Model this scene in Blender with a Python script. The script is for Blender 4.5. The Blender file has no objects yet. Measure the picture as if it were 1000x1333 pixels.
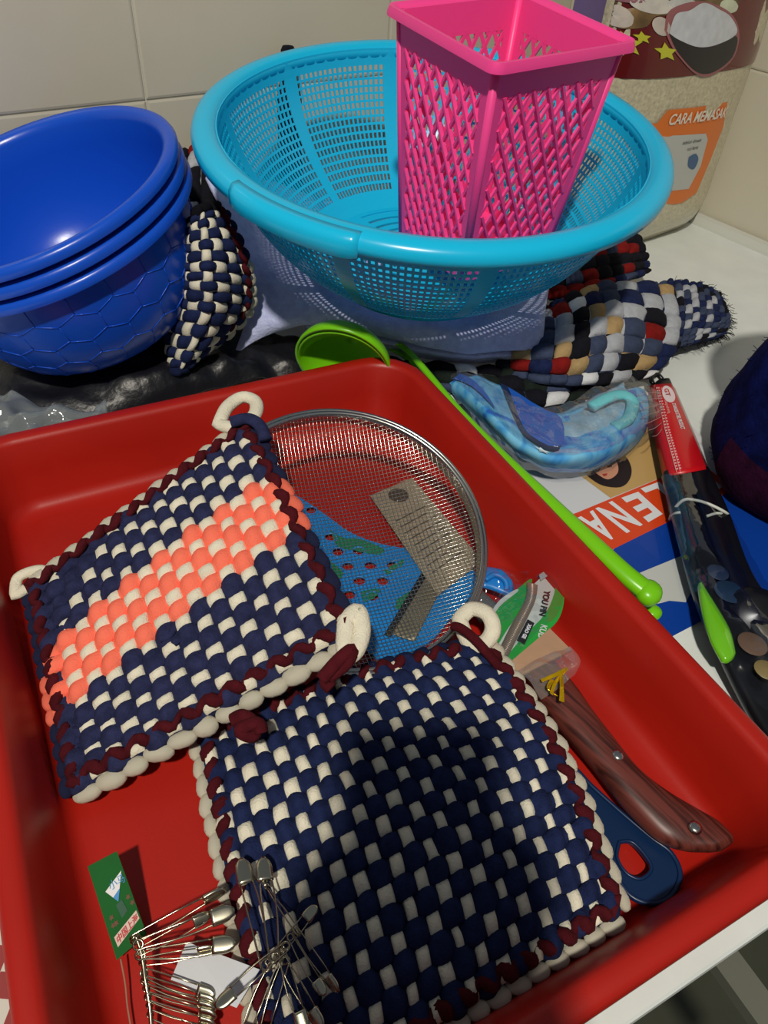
import bpy, bmesh, math, random
from mathutils import Vector, Matrix, Euler, noise
import numpy as np
random.seed(7)
D = bpy.data
SC = bpy.context.scene
COL = SC.collection
V = Vector
# ------------------------------------------------------------------ camera
FPX = 940.0; PITCH = math.radians(43.4); ROLL = math.radians(5.1); CAMZ = 0.42
upc = V((math.sin(ROLL)*math.cos(PITCH), math.cos(ROLL)*math.cos(PITCH), math.sin(PITCH)))
fw = V((0, 0, -1)); yc = (fw - upc*fw.dot(upc)).normalized(); xc = yc.cross(upc)
RW = Matrix((xc, yc, upc))
CAM = V((0, 0, CAMZ))
cd = D.cameras.new('camera'); cd.sensor_fit = 'HORIZONTAL'; cd.sensor_width = 36.0
cd.lens = 36.0*FPX/1000.0; cd.clip_start = 0.01; cd.clip_end = 30
cam = D.objects.new('camera', cd); COL.objects.link(cam)
cam.matrix_world = Matrix.Translation(CAM) @ RW.to_4x4()
SC.camera = cam
# ------------------------------------------------------------------ world, lamp, exposure
w = D.worlds.new('World'); SC.world = w; w.use_nodes = True
w.node_tree.nodes['Background'].inputs[0].default_value = (0.80, 0.88, 1.0, 1)
w.node_tree.nodes['Background'].inputs[1].default_value = 0.135
LAMP = V((-0.13, -0.80, 1.92))
ld = D.lights.new('ceiling_lamp', 'AREA'); ld.shape = 'DISK'; ld.size = 0.10; ld.energy = 39
ld.color = (1.0, 0.93, 0.80)
lo = D.objects.new('ceiling_lamp', ld); COL.objects.link(lo); lo.location = LAMP
lo.rotation_euler = (V((0.05, 0.5, 0)) - LAMP).to_track_quat('-Z', 'Y').to_euler()
SC.view_settings.view_transform = 'Standard'; SC.view_settings.look = 'None'
SC.view_settings.exposure = 0.0; SC.view_settings.gamma = 1.0
SC.view_settings.use_curve_mapping = False

# ------------------------------------------------------------------ helpers
def at(x, y, z=0.0):
    d = RW @ V(((x-500)/FPX, -(y-666.5)/FPX, -1.0))
    return CAM + d*((z-CAMZ)/d.z)
def hit(x, y, p0, n):
    d = RW @ V(((x-500)/FPX, -(y-666.5)/FPX, -1.0))
    return CAM + d*(n.dot(p0-CAM)/n.dot(d))
def lin(c):
    return tuple((v/255/12.92 if v/255 <= .04045 else ((v/255+.055)/1.055)**2.4) for v in c)
MATS = {}
def mat(name, c, rough=.5, metal=0, bump=0, bscale=200, var=0, vscale=30, trans=0, alpha=1, coat=0, ior=1.45, spec=.5, stretch=None, sheen=0, dot=None):
    if name in MATS: return MATS[name]
    m = D.materials.new(name); m.use_nodes = True; nt = m.node_tree; b = nt.nodes['Principled BSDF']
    L = nt.links; N = nt.nodes
    b.inputs['Base Color'].default_value = (*lin(c), 1); b.inputs['Roughness'].default_value = rough
    b.inputs['Metallic'].default_value = metal; b.inputs['Transmission Weight'].default_value = trans
    b.inputs['Alpha'].default_value = alpha; b.inputs['Coat Weight'].default_value = coat
    b.inputs['IOR'].default_value = ior; b.inputs['Specular IOR Level'].default_value = spec
    b.inputs['Sheen Weight'].default_value = sheen
    tc = N.new('ShaderNodeTexCoord'); src = tc.outputs['Object']
    if stretch:
        mp = N.new('ShaderNodeMapping'); mp.inputs['Scale'].default_value = stretch; L.new(src, mp.inputs[0])
        if len(stretch) > 3: pass
        src = mp.outputs[0]
    if var:
        n = N.new('ShaderNodeTexNoise'); n.inputs['Scale'].default_value = vscale; n.inputs['Detail'].default_value = 4
        L.new(src, n.inputs['Vector'])
        r = N.new('ShaderNodeValToRGB'); e = r.color_ramp.elements
        e[0].position = .3; e[1].position = .7
        e[0].color = (*[x*(1-var) for x in lin(c)], 1); e[1].color = (*[min(1, x*(1+var)) for x in lin(c)], 1)
        L.new(n.outputs[0], r.inputs[0]); L.new(r.outputs[0], b.inputs['Base Color'])
    if bump:
        n = N.new('ShaderNodeTexNoise'); n.inputs['Scale'].default_value = bscale; n.inputs['Detail'].default_value = 3
        L.new(src, n.inputs['Vector'])
        bp = N.new('ShaderNodeBump'); bp.inputs['Strength'].default_value = bump; bp.inputs['Distance'].default_value = .001
        L.new(n.outputs[0], bp.inputs['Height']); L.new(bp.outputs[0], b.inputs['Normal'])
    MATS[name] = m
    return m

def link(o, parent=None):
    COL.objects.link(o)
    if parent: o.parent = parent
    return o
def mk(name, vs, fs, m, parent=None, smooth=True, mi=None, loc=None):
    me = D.meshes.new(name); me.from_pydata([tuple(v) for v in vs], [], fs)
    for mm in (m if isinstance(m, list) else [m]): me.materials.append(mm)
    if mi: me.polygons.foreach_set('material_index', mi)
    if smooth: me.polygons.foreach_set('use_smooth', [True]*len(me.polygons))
    me.validate(); me.update()
    o = D.objects.new(name, me)
    return link(o, parent)
def tag(o, label, cat, group=None, kind=None):
    o['label'] = label; o['category'] = cat
    if group: o['group'] = group
    if kind: o['kind'] = kind
    return o
def empty(name, label, cat, group=None, loc=(0, 0, 0)):
    o = D.objects.new(name, None); o.empty_display_size = .01; link(o); o.location = loc
    if label: tag(o, label, cat, group)
    return o
def struct(o): o['kind'] = 'structure'; return o
def setlab(o, l): o['label'] = l; return o
def recenter(o):           # origin of a top-level mesh to its own middle
    me = o.data; n = len(me.vertices); a = np.empty(n*3); me.vertices.foreach_get('co', a); a = a.reshape(-1, 3)
    c = (a.min(0)+a.max(0))/2; c[2] = a[:, 2].min(); a -= c; me.vertices.foreach_set('co', a.ravel()); me.update(); o.location = V(c); return o

class MB:
    def __init__(s): s.v = []; s.f = []; s.mi = []
    def add(s, vs, fs, mi=0):
        b = len(s.v); s.v += [V(x) for x in vs]; s.f += [tuple(i+b for i in f) for f in fs]; s.mi += [mi]*len(fs)
    def box(s, c, ex, ey, ez, mi=0):   # centre and half vectors
        c = V(c); vs = [c+ex*a+ey*b+ez*d for a in (-1, 1) for b in (-1, 1) for d in (-1, 1)]
        s.add(vs, [(0, 1, 3, 2), (4, 6, 7, 5), (0, 4, 5, 1), (2, 3, 7, 6), (0, 2, 6, 4), (1, 5, 7, 3)], mi)
    def ring_sweep(s, rings, closed=False, caps=True, mi=0):
        n = len(rings[0]); vs = [p for r in rings for p in r]; fs = []; m = len(rings)
        for i in range(m if closed else m-1):
            a = i*n; b = ((i+1) % m)*n
            for j in range(n):
                k = (j+1) % n; fs.append((a+j, a+k, b+k, b+j))
        if caps and not closed:
            fs.append(tuple(range(n-1, -1, -1))); fs.append(tuple((m-1)*n+j for j in range(n)))
        s.add(vs, fs, mi)
    def tube(s, pts, r, seg=8, closed=False, flat=1.0, up=None, mi=0):
        pts = [V(p) for p in pts]; m = len(pts); rings = []; pu = V(up) if up else V((0, 0, 1))
        for i, p in enumerate(pts):
            t = (pts[(i+1) % m]-pts[i-1]) if closed else (pts[min(i+1, m-1)]-pts[max(i-1, 0)])
            t = t.normalized() if t.length > 1e-9 else V((1, 0, 0))
            n = pu - t*pu.dot(t)
            if n.length < 1e-3: n = t.orthogonal()
            n.normalize(); bb = t.cross(n)
            if not up: pu = n
            rr = r[i] if isinstance(r, (list, tuple)) else r
            rings.append([p + bb*(rr*math.cos(2*math.pi*k/seg)) + n*(rr*flat*math.sin(2*math.pi*k/seg)) for k in range(seg)])
        s.ring_sweep(rings, closed, True, mi)
    def lathe(s, prof, n=48, M=None, a0=0, a1=2*math.pi, closed=False, mi=0):
        M = M or Matrix.Identity(4); full = abs(a1-a0-2*math.pi) < 1e-6; k = n if full else n+1
        vs = []; fs = []
        for i in range(k):
            a = a0+(a1-a0)*i/n
            for r, z in prof: vs.append(M @ V((r*math.cos(a), r*math.sin(a), z)))
        m = len(prof)
        for i in range(n):
            b = ((i+1) % k)*m; a = i*m
            for j in range(m if closed else m-1):
                j2 = (j+1) % m; fs.append((a+j, b+j, b+j2, a+j2))
        s.add(vs, fs, mi)
    def build(s, name, m, parent=None, smooth=True):
        return mk(name, s.v, s.f, m, parent, smooth, s.mi if isinstance(m, list) else None)
def autosmooth(o, deg=40):
    me = o.data; bm = bmesh.new(); bm.from_mesh(me)
    bmesh.ops.recalc_face_normals(bm, faces=bm.faces)
    for e in bm.edges:
        e.smooth = not (len(e.link_faces) == 2 and e.calc_face_angle(0) > math.radians(deg))
    bm.to_mesh(me); bm.free(); return o
def catmull(P, n):
    P = [V(p) for p in P]; out = []; m = len(P)
    for i in range(m-1):
        p0 = P[max(i-1, 0)]; p1 = P[i]; p2 = P[i+1]; p3 = P[min(i+2, m-1)]
        for k in range(n):
            t = k/n
            out.append(.5*((2*p1)+(p2-p0)*t+(2*p0-5*p1+4*p2-p3)*t*t+(3*p1-p0-3*p2+p3)*t**3))
    out.append(P[-1]); return out
def net(rows, nu, nv):     # smooth grid through a control net, returns grid of Vectors
    A = [catmull(r, nu) for r in rows]; cols = [catmull([A[j][i] for j in range(len(A))], nv) for i in range(len(A[0]))]
    return [[cols[i][j] for i in range(len(cols))] for j in range(len(cols[0]))]
def gridmesh(name, G, m, parent=None, thick=0, disp=None):
    if disp: G = [[p+disp(p) for p in r] for r in G]
    w_ = len(G[0]); vs = [p for r in G for p in r]
    fs = [(j*w_+i, j*w_+i+1, (j+1)*w_+i+1, (j+1)*w_+i) for j in range(len(G)-1) for i in range(w_-1)]
    o = mk(name, vs, fs, m, parent)
    if thick:
        s = o.modifiers.new('s', 'SOLIDIFY'); s.thickness = thick; s.offset = 0
    return o
def superring(c, hw, hh, n=12, e=2.6):
    out = []
    for k in range(n):
        a = 2*math.pi*k/n; ca, sa = math.cos(a), math.sin(a)
        out.append(c + hw*(math.copysign(abs(ca)**(2/e), ca)) + hh*(math.copysign(abs(sa)**(2/e), sa)))
    return out
def slab(pairs, th, n=5, e=2.8, seg=14, ends=True):
    """a flat bar: pairs of (left, right) world points, thickness th (number or list)"""
    Ls = catmull([p[0] for p in pairs], n); Rs = catmull([p[1] for p in pairs], n); m = len(Ls)
    ths = [th]*m if not isinstance(th, (list, tuple)) else [th[min(int(i/n), len(th)-1)]*(1-(i/n) % 1)+th[min(int(i/n)+1, len(th)-1)]*((i/n) % 1) for i in range(m)]
    rings = []; b = MB()
    for i in range(m):
        c = (Ls[i]+Rs[i])/2; hw = (Rs[i]-Ls[i])/2
        t = ((Ls[min(i+1, m-1)]+Rs[min(i+1, m-1)])-(Ls[max(i-1, 0)]+Rs[max(i-1, 0)])).normalized()
        up = t.cross(hw); up = up.normalized() if up.length > 1e-9 else V((0, 0, 1))
        if up.z < 0: up = -up
        rings.append((c, hw, up*ths[i]/2, t))
    R = []
    if ends:
        c, hw, hh, t = rings[0]
        for q in (.25, .7): R.append(superring(c - t*hh.length*(1-q)*.9, hw*(q**.5), hh*(q**.5), seg, e))
    for c, hw, hh, t in rings: R.append(superring(c, hw, hh, seg, e))
    if ends:
        c, hw, hh, t = rings[-1]
        for q in (.7, .25): R.append(superring(c + t*hh.length*(1-q)*.9, hw*(q**.5), hh*(q**.5), seg, e))
    b.ring_sweep(R); return b
def poly(name, pts, m, parent=None, thick=0, smooth=False):
    """flat polygon (any outline) through world points, optional thickness downwards"""
    bm = bmesh.new(); vs = [bm.verts.new(p) for p in pts]; f = bm.faces.new(vs); f.normal_update()
    if f.normal.dot(CAM-pts[0]) < 0: f.normal_flip(); f.normal_update()
    if thick:
        nn = f.normal.copy(); r = bmesh.ops.extrude_face_region(bm, geom=[f]); tv = [g for g in r['geom'] if isinstance(g, bmesh.types.BMVert)]
        bmesh.ops.translate(bm, verts=tv, vec=nn*0)
        base = [v for v in bm.verts if v not in tv]
        for v in base: v.co -= nn*thick
        bmesh.ops.recalc_face_normals(bm, faces=bm.faces)
    bmesh.ops.triangulate(bm, faces=bm.faces)
    me = D.meshes.new(name); bm.to_mesh(me); bm.free(); me.materials.append(m)
    return link(D.objects.new(name, me), parent)
def textmesh(name, body, size, fn, m, parent=None, align='LEFT', bold=0.0, shear=0, xs=1):
    c = D.curves.new('t', 'FONT'); c.body = body; c.size = size; c.align_x = align; c.shear = shear; c.offset = bold; c.resolution_u = 3
    o = D.objects.new('t', c); COL.objects.link(o)
    dg = bpy.context.evaluated_depsgraph_get(); me = D.meshes.new_from_object(o.evaluated_get(dg))
    D.objects.remove(o); D.curves.remove(c)
    for v in me.vertices: v.co = fn(v.co.x*xs, v.co.y)
    me.name = name; me.materials.clear(); me.materials.append(m); me.update()
    return link(D.objects.new(name, me), parent)
def frame_fn(o, ex, ey, off=0.0003):
    n = ex.cross(ey).normalized()
    if n.z < 0: n = -n
    return lambda a, b: o+ex*a+ey*b+n*off
def axis_matrix(c, n, xdir=V((1, 0, 0))):
    n = V(n).normalized(); x = (xdir-n*xdir.dot(n)).normalized(); y = n.cross(x)
    return Matrix.Translation(V(c)) @ Matrix((x, y, n)).transposed().to_4x4()
def ellipsoid(name, m, nseg=10, nr=7, rough=.06, seed=0):
    vs = []; fs = []
    for j in range(nr+1):
        th = math.pi*j/nr
        for i in range(nseg):
            ph = 2*math.pi*i/nseg; p = V((math.cos(th), math.sin(th)*math.cos(ph), math.sin(th)*math.sin(ph)))
            p.x = math.copysign(abs(p.x)**.8, p.x)
            vs.append(p*(1+rough*noise.noise(p*1.7+V((seed*3, 0, 0))) - .05*abs(math.sin(ph*1.5))*math.sin(th)))
    for j in range(nr):
        for i in range(nseg):
            k = (i+1) % nseg; fs.append((j*nseg+i, j*nseg+k, (j+1)*nseg+k, (j+1)*nseg+i))
    me = D.meshes.new(name); me.from_pydata(vs, [], fs); me.materials.append(m)
    me.polygons.foreach_set('use_smooth', [True]*len(fs)); me.validate(); me.update(); return me

# ------------------------------------------------------------------ materials
M_red = mat('red_plastic', (168, 27, 15), .40, bump=.05, bscale=700, var=.06, vscale=12)
M_navy = mat('navy_cotton', (42, 46, 80), .95, bump=.8, bscale=900, var=.28, vscale=160, spec=.15)
M_navy2 = mat('deep_navy_cotton', (30, 40, 78), .95, bump=.8, bscale=900, var=.25, vscale=160, spec=.15)
M_cream = mat('cream_cotton', (226, 220, 200), .95, bump=.7, bscale=800, var=.07, vscale=90, spec=.15)
M_coral = mat('coral_cotton', (255, 122, 98), .9, bump=.6, bscale=800, var=.05, vscale=60, spec=.15)
M_maroon = mat('maroon_cotton', (74, 18, 26), .95, bump=.8, bscale=800, var=.25, vscale=120, spec=.15)
M_blue = mat('blue_plastic', (18, 82, 206), .27, bump=.04, bscale=300)
M_cyan = mat('cyan_plastic', (22, 192, 240), .25)
M_pink = mat('pink_plastic', (255, 74, 156), .38)
M_steel = mat('steel', (190, 190, 185), .25, metal=1)
M_wiresteel = mat('steel_wire', (205, 205, 195), .22, metal=1)
M_green = mat('lime_plastic', (120, 205, 20), .3)
M_black = mat('black_nylon', (16, 17, 22), .28)
M_white = mat('white_print', (228, 228, 232), .5)
M_text_dark = mat('dark_print', (25, 28, 30), .6)
RED_C = mat('dark_red_cotton', (128, 26, 24), .95, bump=.8, bscale=900, var=.15, vscale=150, spec=.15)
TAN_C = mat('tan_cotton', (176, 148, 104), .95, bump=.8, bscale=900, var=.12, vscale=150, spec=.15)
GREY_C = mat('pale_grey_cotton', (176, 180, 188), .95, bump=.8, bscale=900, var=.1, vscale=150, spec=.15)
SLATE_C = mat('slate_cotton', (62, 72, 98), .95, bump=.8, bscale=900, var=.15, vscale=150, spec=.15)
BLACK_C = mat('black_cotton', (24, 24, 32), .95, bump=.8, bscale=900, var=.2, vscale=150, spec=.15)
DGREEN_C = mat('dark_green_cotton', (30, 38, 34), .95, bump=.8, bscale=900, var=.2, vscale=150, spec=.15)
WHITE_C = mat('white_cotton', (222, 224, 228), .95, bump=.8, bscale=900, var=.06, vscale=150, spec=.15)

def film(name, tint=(245, 248, 252), k=.22, base=.03, rough=.08, haze=.0, bump=.5, bscale=70):
    if name in MATS: return MATS[name]
    m = D.materials.new(name); m.use_nodes = True; nt = m.node_tree; N = nt.nodes; L = nt.links; N.clear()
    o = N.new('ShaderNodeOutputMaterial'); mx = N.new('ShaderNodeMixShader'); t = N.new('ShaderNodeBsdfTransparent'); g = N.new('ShaderNodeBsdfGlossy'); lw = N.new('ShaderNodeLayerWeight')
    ma = N.new('ShaderNodeMath'); ma.operation = 'MULTIPLY_ADD'; ma.inputs[1].default_value = k; ma.inputs[2].default_value = base; lw.inputs[0].default_value = .35
    t.inputs[0].default_value = (*lin(tint), 1); g.inputs['Roughness'].default_value = rough
    tc = N.new('ShaderNodeTexCoord'); n = N.new('ShaderNodeTexNoise'); n.inputs['Scale'].default_value = bscale; n.inputs['Detail'].default_value = 2
    b = N.new('ShaderNodeBump'); b.inputs['Strength'].default_value = bump; b.inputs['Distance'].default_value = .004
    L.new(tc.outputs['Object'], n.inputs['Vector']); L.new(n.outputs[0], b.inputs['Height']); L.new(b.outputs[0], g.inputs['Normal']); L.new(b.outputs[0], lw.inputs['Normal'])
    L.new(lw.outputs['Fresnel'], ma.inputs[0]); L.new(ma.outputs[0], mx.inputs[0]); L.new(t.outputs[0], mx.inputs[1]); L.new(g.outputs[0], mx.inputs[2]); last = mx
    if haze:
        df = N.new('ShaderNodeBsdfDiffuse'); df.inputs[0].default_value = (*lin(tint), 1); m2 = N.new('ShaderNodeMixShader'); m2.inputs[0].default_value = haze
        L.new(mx.outputs[0], m2.inputs[1]); L.new(df.outputs[0], m2.inputs[2]); last = m2
    L.new(last.outputs[0], o.inputs[0]); MATS[name] = m; return m
M_clear = film('clear_film')
# ------------------------------------------------------------------ room
A_W = math.radians(39.3)
E_W = V((-math.cos(A_W), -math.sin(A_W), 0))            # along the back wall, to the left
D_W = V((-math.sin(A_W), math.cos(A_W), 0))             # away, along the right wall
CORNER = V((.3348, 1.3203, 0))
TU = V((math.cos(math.radians(30.5)), math.sin(math.radians(30.5)), 0)); TV = V((-TU.y, TU.x, 0))
def tv(u, v, z=0): return TU*u+TV*v+V((0, 0, z))
M_tile = mat('beige_glazed_tile', (206, 200, 182), .30, bump=.12, bscale=30, var=.05, vscale=6)
M_grout = mat('grout', (205, 203, 190), .8)
def tile_wall(name, e, nrm, s_lines, z_lines):
    s0, s1 = s_lines[0], s_lines[-1]; z0, z1 = z_lines[0], z_lines[-1]
    b = MB(); b.box(CORNER+e*(s0+s1)/2+nrm*(-.012)+V((0, 0, (z0+z1)/2)), e*((s1-s0)/2), nrm*.010, V((0, 0, (z1-z0)/2)))
    root = struct(b.build(name, M_grout, None, False))
    for i in range(len(s_lines)-1):
        for j in range(len(z_lines)-1):
            a0, a1 = s_lines[i]+.0009, s_lines[i+1]-.0009; c0, c1 = z_lines[j]+.0009, z_lines[j+1]-.0009
            m = MB(); c = CORNER+e*(a0+a1)/2+V((0, 0, (c0+c1)/2)); ha = (a1-a0)/2; hc = (c1-c0)/2
            rings = []
            for d_, ins in ((-.004, 0), (-.0006, 0), (0, .0022)):
                rings.append([c+e*(sx*(ha-ins))+V((0, 0, sz*(hc-ins)))+nrm*d_ for sx, sz in ((-1, -1), (1, -1), (1, 1), (-1, 1))])
            m.ring_sweep(rings); m.build('tile', M_tile, root, False)
    return root
tile_wall('wall_back', E_W, -D_W, [-.13+.18-.05, .182, .489, .797, 1.105, 1.413], [-.02, .20, .40, .60])
tile_wall('wall_right', -D_W, E_W, [0, .307, .614, .921, 1.228], [-.02, .21, .42, .63])
fl = MB(); fl.box((.2, .2, -.80), V((2.5, 0, 0)), V((0, 2.5, 0)), V((0, 0, .01)))
struct(fl.build('floor', mat('dim_floor', (70, 72, 58), .5, var=.15, vscale=8), None, False))
tm = MB(); z0 = .0; 
b0 = CORNER + (-D_W)*.0 + E_W*.004
rings = []
for t_ in (0.0, 1.0):
    c = CORNER+V((0, 0, 0))+(-D_W)*(t_*1.1)+E_W*.0
    prof = [(0, 0), (0, .010), (.004, .014), (.012, .012), (.016, .004), (.017, 0)]
    rings.append([c+E_W*a+V((0, 0, z)) for a, z in prof])
tm.ring_sweep(rings); struct(tm.build('trim_1', mat('white_trim', (205, 208, 200), .4), None, False))

# table : top bounded by the two walls on the far side
tab = empty('kitchen_table', 'white speckled kitchen table in the tiled corner carrying the red tray', 'table', loc=(0, .5, 0))
def line_x(p, d, q, e):
    det = d.x*(-e.y)-d.y*(-e.x); r = q-p; t = (r.x*(-e.y)-r.y*(-e.x))/det; return p+d*t
NEARV = .0075
pr = line_x(tv(0, NEARV), TU, CORNER, -D_W); pl = line_x(tv(0, NEARV), TU, CORNER+E_W*1.4, D_W)
pl = tv(-.75, NEARV); pbl = CORNER+E_W*1.35
pr = pr+E_W*.003; outl = [pl, pr, CORNER+E_W*.003-D_W*.003, pbl-D_W*.003]
tb = MB(); cen = sum(outl, V((0, 0, 0)))/4
def inset(p, q): return p+(cen-p).normalized()*q
rings = [[inset(p, q)+V((0, 0, z))-V((0, .5, 0)) for p in outl] for q, z in ((.006, -.03), (.001, -.028), (0, -.006), (.0015, -.0015), (.005, 0))]
tb.ring_sweep(rings)
mt = mat('white_speckled_top', (226, 232, 230), .35, var=.04, vscale=25, bump=.05, bscale=40)
tb.build('tabletop', mt, tab, False)
lg = MB()
q = at(948, 1258, -.16)
lg.box(q+TV*.10-V((0, .5, 0)), TV*.27, TU*.011, V((0, 0, .006)))
lg.build('support_bar', mat('grey_metal_bar', (120, 122, 110), .45, metal=.3), tab, False)
for (a, b) in ((.42, .06), (-.45, .09), (.40, .70)):
    p = tv(a, b); l = MB(); l.box(V((p.x, p.y-.5, -.41)), V((.018, 0, 0)), V((0, .018, 0)), V((0, 0, .378))); l.build('leg', mat('grey_metal_bar', (120, 122, 110)), tab, False)

# ------------------------------------------------------------------ red tray
def rrect(u0, u1, v0, v1, r, z, n=6):
    out = []
    for cx, cy, a0 in ((u1-r, v1-r, 0), (u0+r, v1-r, 90), (u0+r, v0+r, 180), (u1-r, v0+r, 270)):
        for k in range(n+1):
            a = math.radians(a0+90*k/n); out.append(tv(cx+r*math.cos(a), cy+r*math.sin(a), z))
    return out
TO = (-.083, .312, .0158, .523)
def off(d, z, r): return rrect(TO[0]+d, TO[1]-d, TO[2]+d, TO[3]-d, r, z)
prof = [(.002, .046, .045), (.0, .049, .046), (.0, .057, .046), (.0015, .060, .045), (.004, .0612, .043), (.010, .0612, .038), (.0125, .0600, .036), (.0145, .057, .034),
        (.020, .035, .030), (.026, .012, .026), (.029, .006, .024), (.034, .0035, .020), (.042, .003, .016)]
tr = MB(); rings = [off(d, z, r) for d, z, r in prof]
bot = [(.042, .001, .016), (.033, .001, .020), (.027, .004, .024), (.0235, .012, .026), (.018, .035, .03), (.0125, .054, .034), (.0105, .0585, .036), (.004, .0588, .042), (.0022, .056, .044), (.0022, .046, .045)]
tr.ring_sweep([off(d, z, r) for d, z, r in prof+bot], closed=False, caps=False)
n_ = len(rings[0]); k = len(prof)-1
tr.f.append(tuple(k*n_+j for j in range(n_))); tr.mi.append(0)
tr.f.append(tuple((k+1)*n_+j for j in range(n_-1, -1, -1))); tr.mi.append(0)
k0 = 0; k1 = len(prof)+len(bot)-1
for j in range(n_): tr.f.append((k0*n_+(j+1) % n_, k0*n_+j, k1*n_+j, k1*n_+(j+1) % n_)); tr.mi.append(0)
tray = autosmooth(tr.build('serving_tray', M_red), 50)
tag(recenter(tray), 'large rectangular red plastic tray holding the potholders, sieve and knife', 'tray')

# ------------------------------------------------------------------ woven mats
def quadS(tl, tr_, br, bl, bulge=0, fn=None):
    def S(u, v):
        p = (tl*(1-u)+tr_*u)*(1-v)+(bl*(1-u)+br*u)*v
        p = p+V((0, 0, bulge*math.sin(math.pi*min(max(u, 0), 1))*math.sin(math.pi*min(max(v, 0), 1))))
        if fn: p = p+fn(u, v)
        return p
    return S
def netS(rows):
    G = net(rows, 8, 8); H = len(G)-1; W = len(G[0])-1
    def S(u, v):
        x = u*W; y = v*H; i = int(min(max(math.floor(x), 0), W-1)); j = int(min(max(math.floor(y), 0), H-1)); a = x-i; b = y-j
        return (G[j][i]*(1-a)+G[j][i+1]*a)*(1-b)+(G[j+1][i]*(1-a)+G[j+1][i+1]*a)*b
    return S
def surfN(S, u, v):
    e = 1e-3; a = S(u+e, v)-S(u-e, v); b = S(u, v+e)-S(u, v-e); n = b.cross(a).normalized()
    return n
def weave(root, S, nu, nv, mats, cu, cw, dom=0, sink=None, t=.0030, amp=.0026, wu=.50, wv=.50, pu=.22, pv=.10, sub=5, flip=False, skew=None, joined=None, label_u=None, seg=8):
    rnd = random.Random(nu*31+nv)
    sg = -1 if flip else 1
    jb = MB() if joined else None
    def run(along, idx):
        nc = nu if along == 'u' else nv; b = jb if joined else MB(); n = nc*sub; rings = []
        jit = [rnd.uniform(-.20, .20) for _ in range(nc+1)]; ow = rnd.uniform(.93, 1.07)
        for k in range(n+1):
            tt = k/n; c = min(int(tt*nc), nc-1)
            on = math.cos(math.pi*(tt*nc-.5))*(-1)**idx
            if along == 'v': on = -on
            if along == 'u': u, v = tt, (idx+.5)/nv
            else: u, v = (idx+.5)/nu, tt
            if skew: v = skew(u, v)
            e = 2e-3
            p = S(u, v); N = surfN(S, u, v)*sg
            if along == 'u': W = (S(u, v+.5/nv)-S(u, v-.5/nv)); wf = wu*(1+pu*on)
            else: W = (S(u+.5/nu, v)-S(u-.5/nu, v)); wf = wv*(1+pv*on)
            sq = math.copysign(abs(on)**.7, on)
            if dom and along == 'u' and on < 0: wf *= 1.0; sq *= (1-dom*.3)
            if dom and along == 'v': wf *= 1+.35*noise.noise(V((idx*3.1, c*2.7, 5.5)))*2*dom; sq *= 1-.25*dom
            if sink and along == 'v':
                k_ = sink((idx+.5)/nu, tt); k_ = min(1, max(0, k_+.35*noise.noise(V((idx*1.7, c*1.3, 2.2))))); sq -= max(0, on)*1.55*k_; wf *= 1-.25*k_
            if sink and along == 'u':
                k_ = sink(tt, (idx+.5)/nv); k_ = min(1, max(0, k_+.35*noise.noise(V((c*1.7, idx*1.3, 2.2))))); sq += max(0, -on)*1.25*k_
            wf *= ow*(1+jit[c]*.6); hh = N*t*(1+.25*on+jit[c]*.4)
            c0 = p+N*(amp*sq)+N*(.0006 if along == 'u' else 0)
            wob = W*(.10*noise.noise(p*90))
            rings.append(superring(c0+wob, W*wf, hh, seg, 2.3))
        fs0 = len(b.f); b.ring_sweep(rings)
        for q in range(n):
            c = min(int((q+.5)/n*nc), nc-1)
            mi = (cu if along == 'u' else cw)(idx, c)
            for f_ in range(fs0+q*seg, fs0+(q+1)*seg): b.mi[f_] = mi
        if not joined:
            o = b.build('weft_strand' if along == 'u' else 'warp_strand', mats, root)
            if along == 'u' and label_u and label_u(idx): o['label'] = label_u(idx)
    for j in range(nv): run('u', j)
    for i in range(nu): run('v', i)
    if joined:
        o = jb.build(joined, mats, root); return o
def border(root, path, n, mlist, meshes, r=.0052, out=.75, rope=True, inw=V((0, 0, 0)), rr=.0034, up=V((0, 0, 1)), z=0, zig=.0022):
    """path(t)->point, outward(t)->vector"""
    P, O = path; rnd = random.Random(n)
    for k in range(n):
        t = (k+.5)/n; p = P(t); q = P(min(1, t+.5/n)); q0 = P(max(0, t-.5/n)); d = (q-q0); ln = d.length; d.normalize(); o_ = O(t)
        m = meshes[mlist(k/n)]
        ob = D.objects.new('edge_loop', m); link(ob, root)
        dd = (d+o_*rnd.uniform(.12, .34)+up*rnd.uniform(-.15, .15)).normalized(); yy = up.cross(dd).normalized(); zz = dd.cross(yy)
        sx = ln*rnd.uniform(.52, .64); sy = r*rnd.uniform(.9, 1.15); sz = r*rnd.uniform(.8, 1.0)
        ob.matrix_world = Matrix.Translation(p+o_*(r*out)+up*z) @ Matrix((dd*sx, yy*sy, zz*sz)).transposed().to_4x4()
    if rope:
        pts = []
        for k in range(n*6+1):
            t = k/(n*6); ph = t*n*2*math.pi
            pts.append(P(t)-O(t)*(r*.70)+O(t)*(zig*math.sin(ph))+up*(r*1.05+z+.0012*math.cos(ph)))
        b = MB(); b.tube(pts, [rr*(1+.25*math.sin(k*2*math.pi/6+1)) for k in range(n*6+1)], 8, flat=.8)
        b.build('edge_rope', M_maroon, root)
def edge_of(S, which):
    a = {'top': (lambda t: S(t, 0), lambda t: S(t, 0)-S(t, .06)), 'bottom': (lambda t: S(t, 1), lambda t: S(t, 1)-S(t, .94)),
         'left': (lambda t: S(0, t), lambda t: S(0, t)-S(.06, t)), 'right': (lambda t: S(1, t), lambda t: S(1, t)-S(.94, t))}[which]
    return a[0], (lambda t: a[1](t).normalized())
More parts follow.
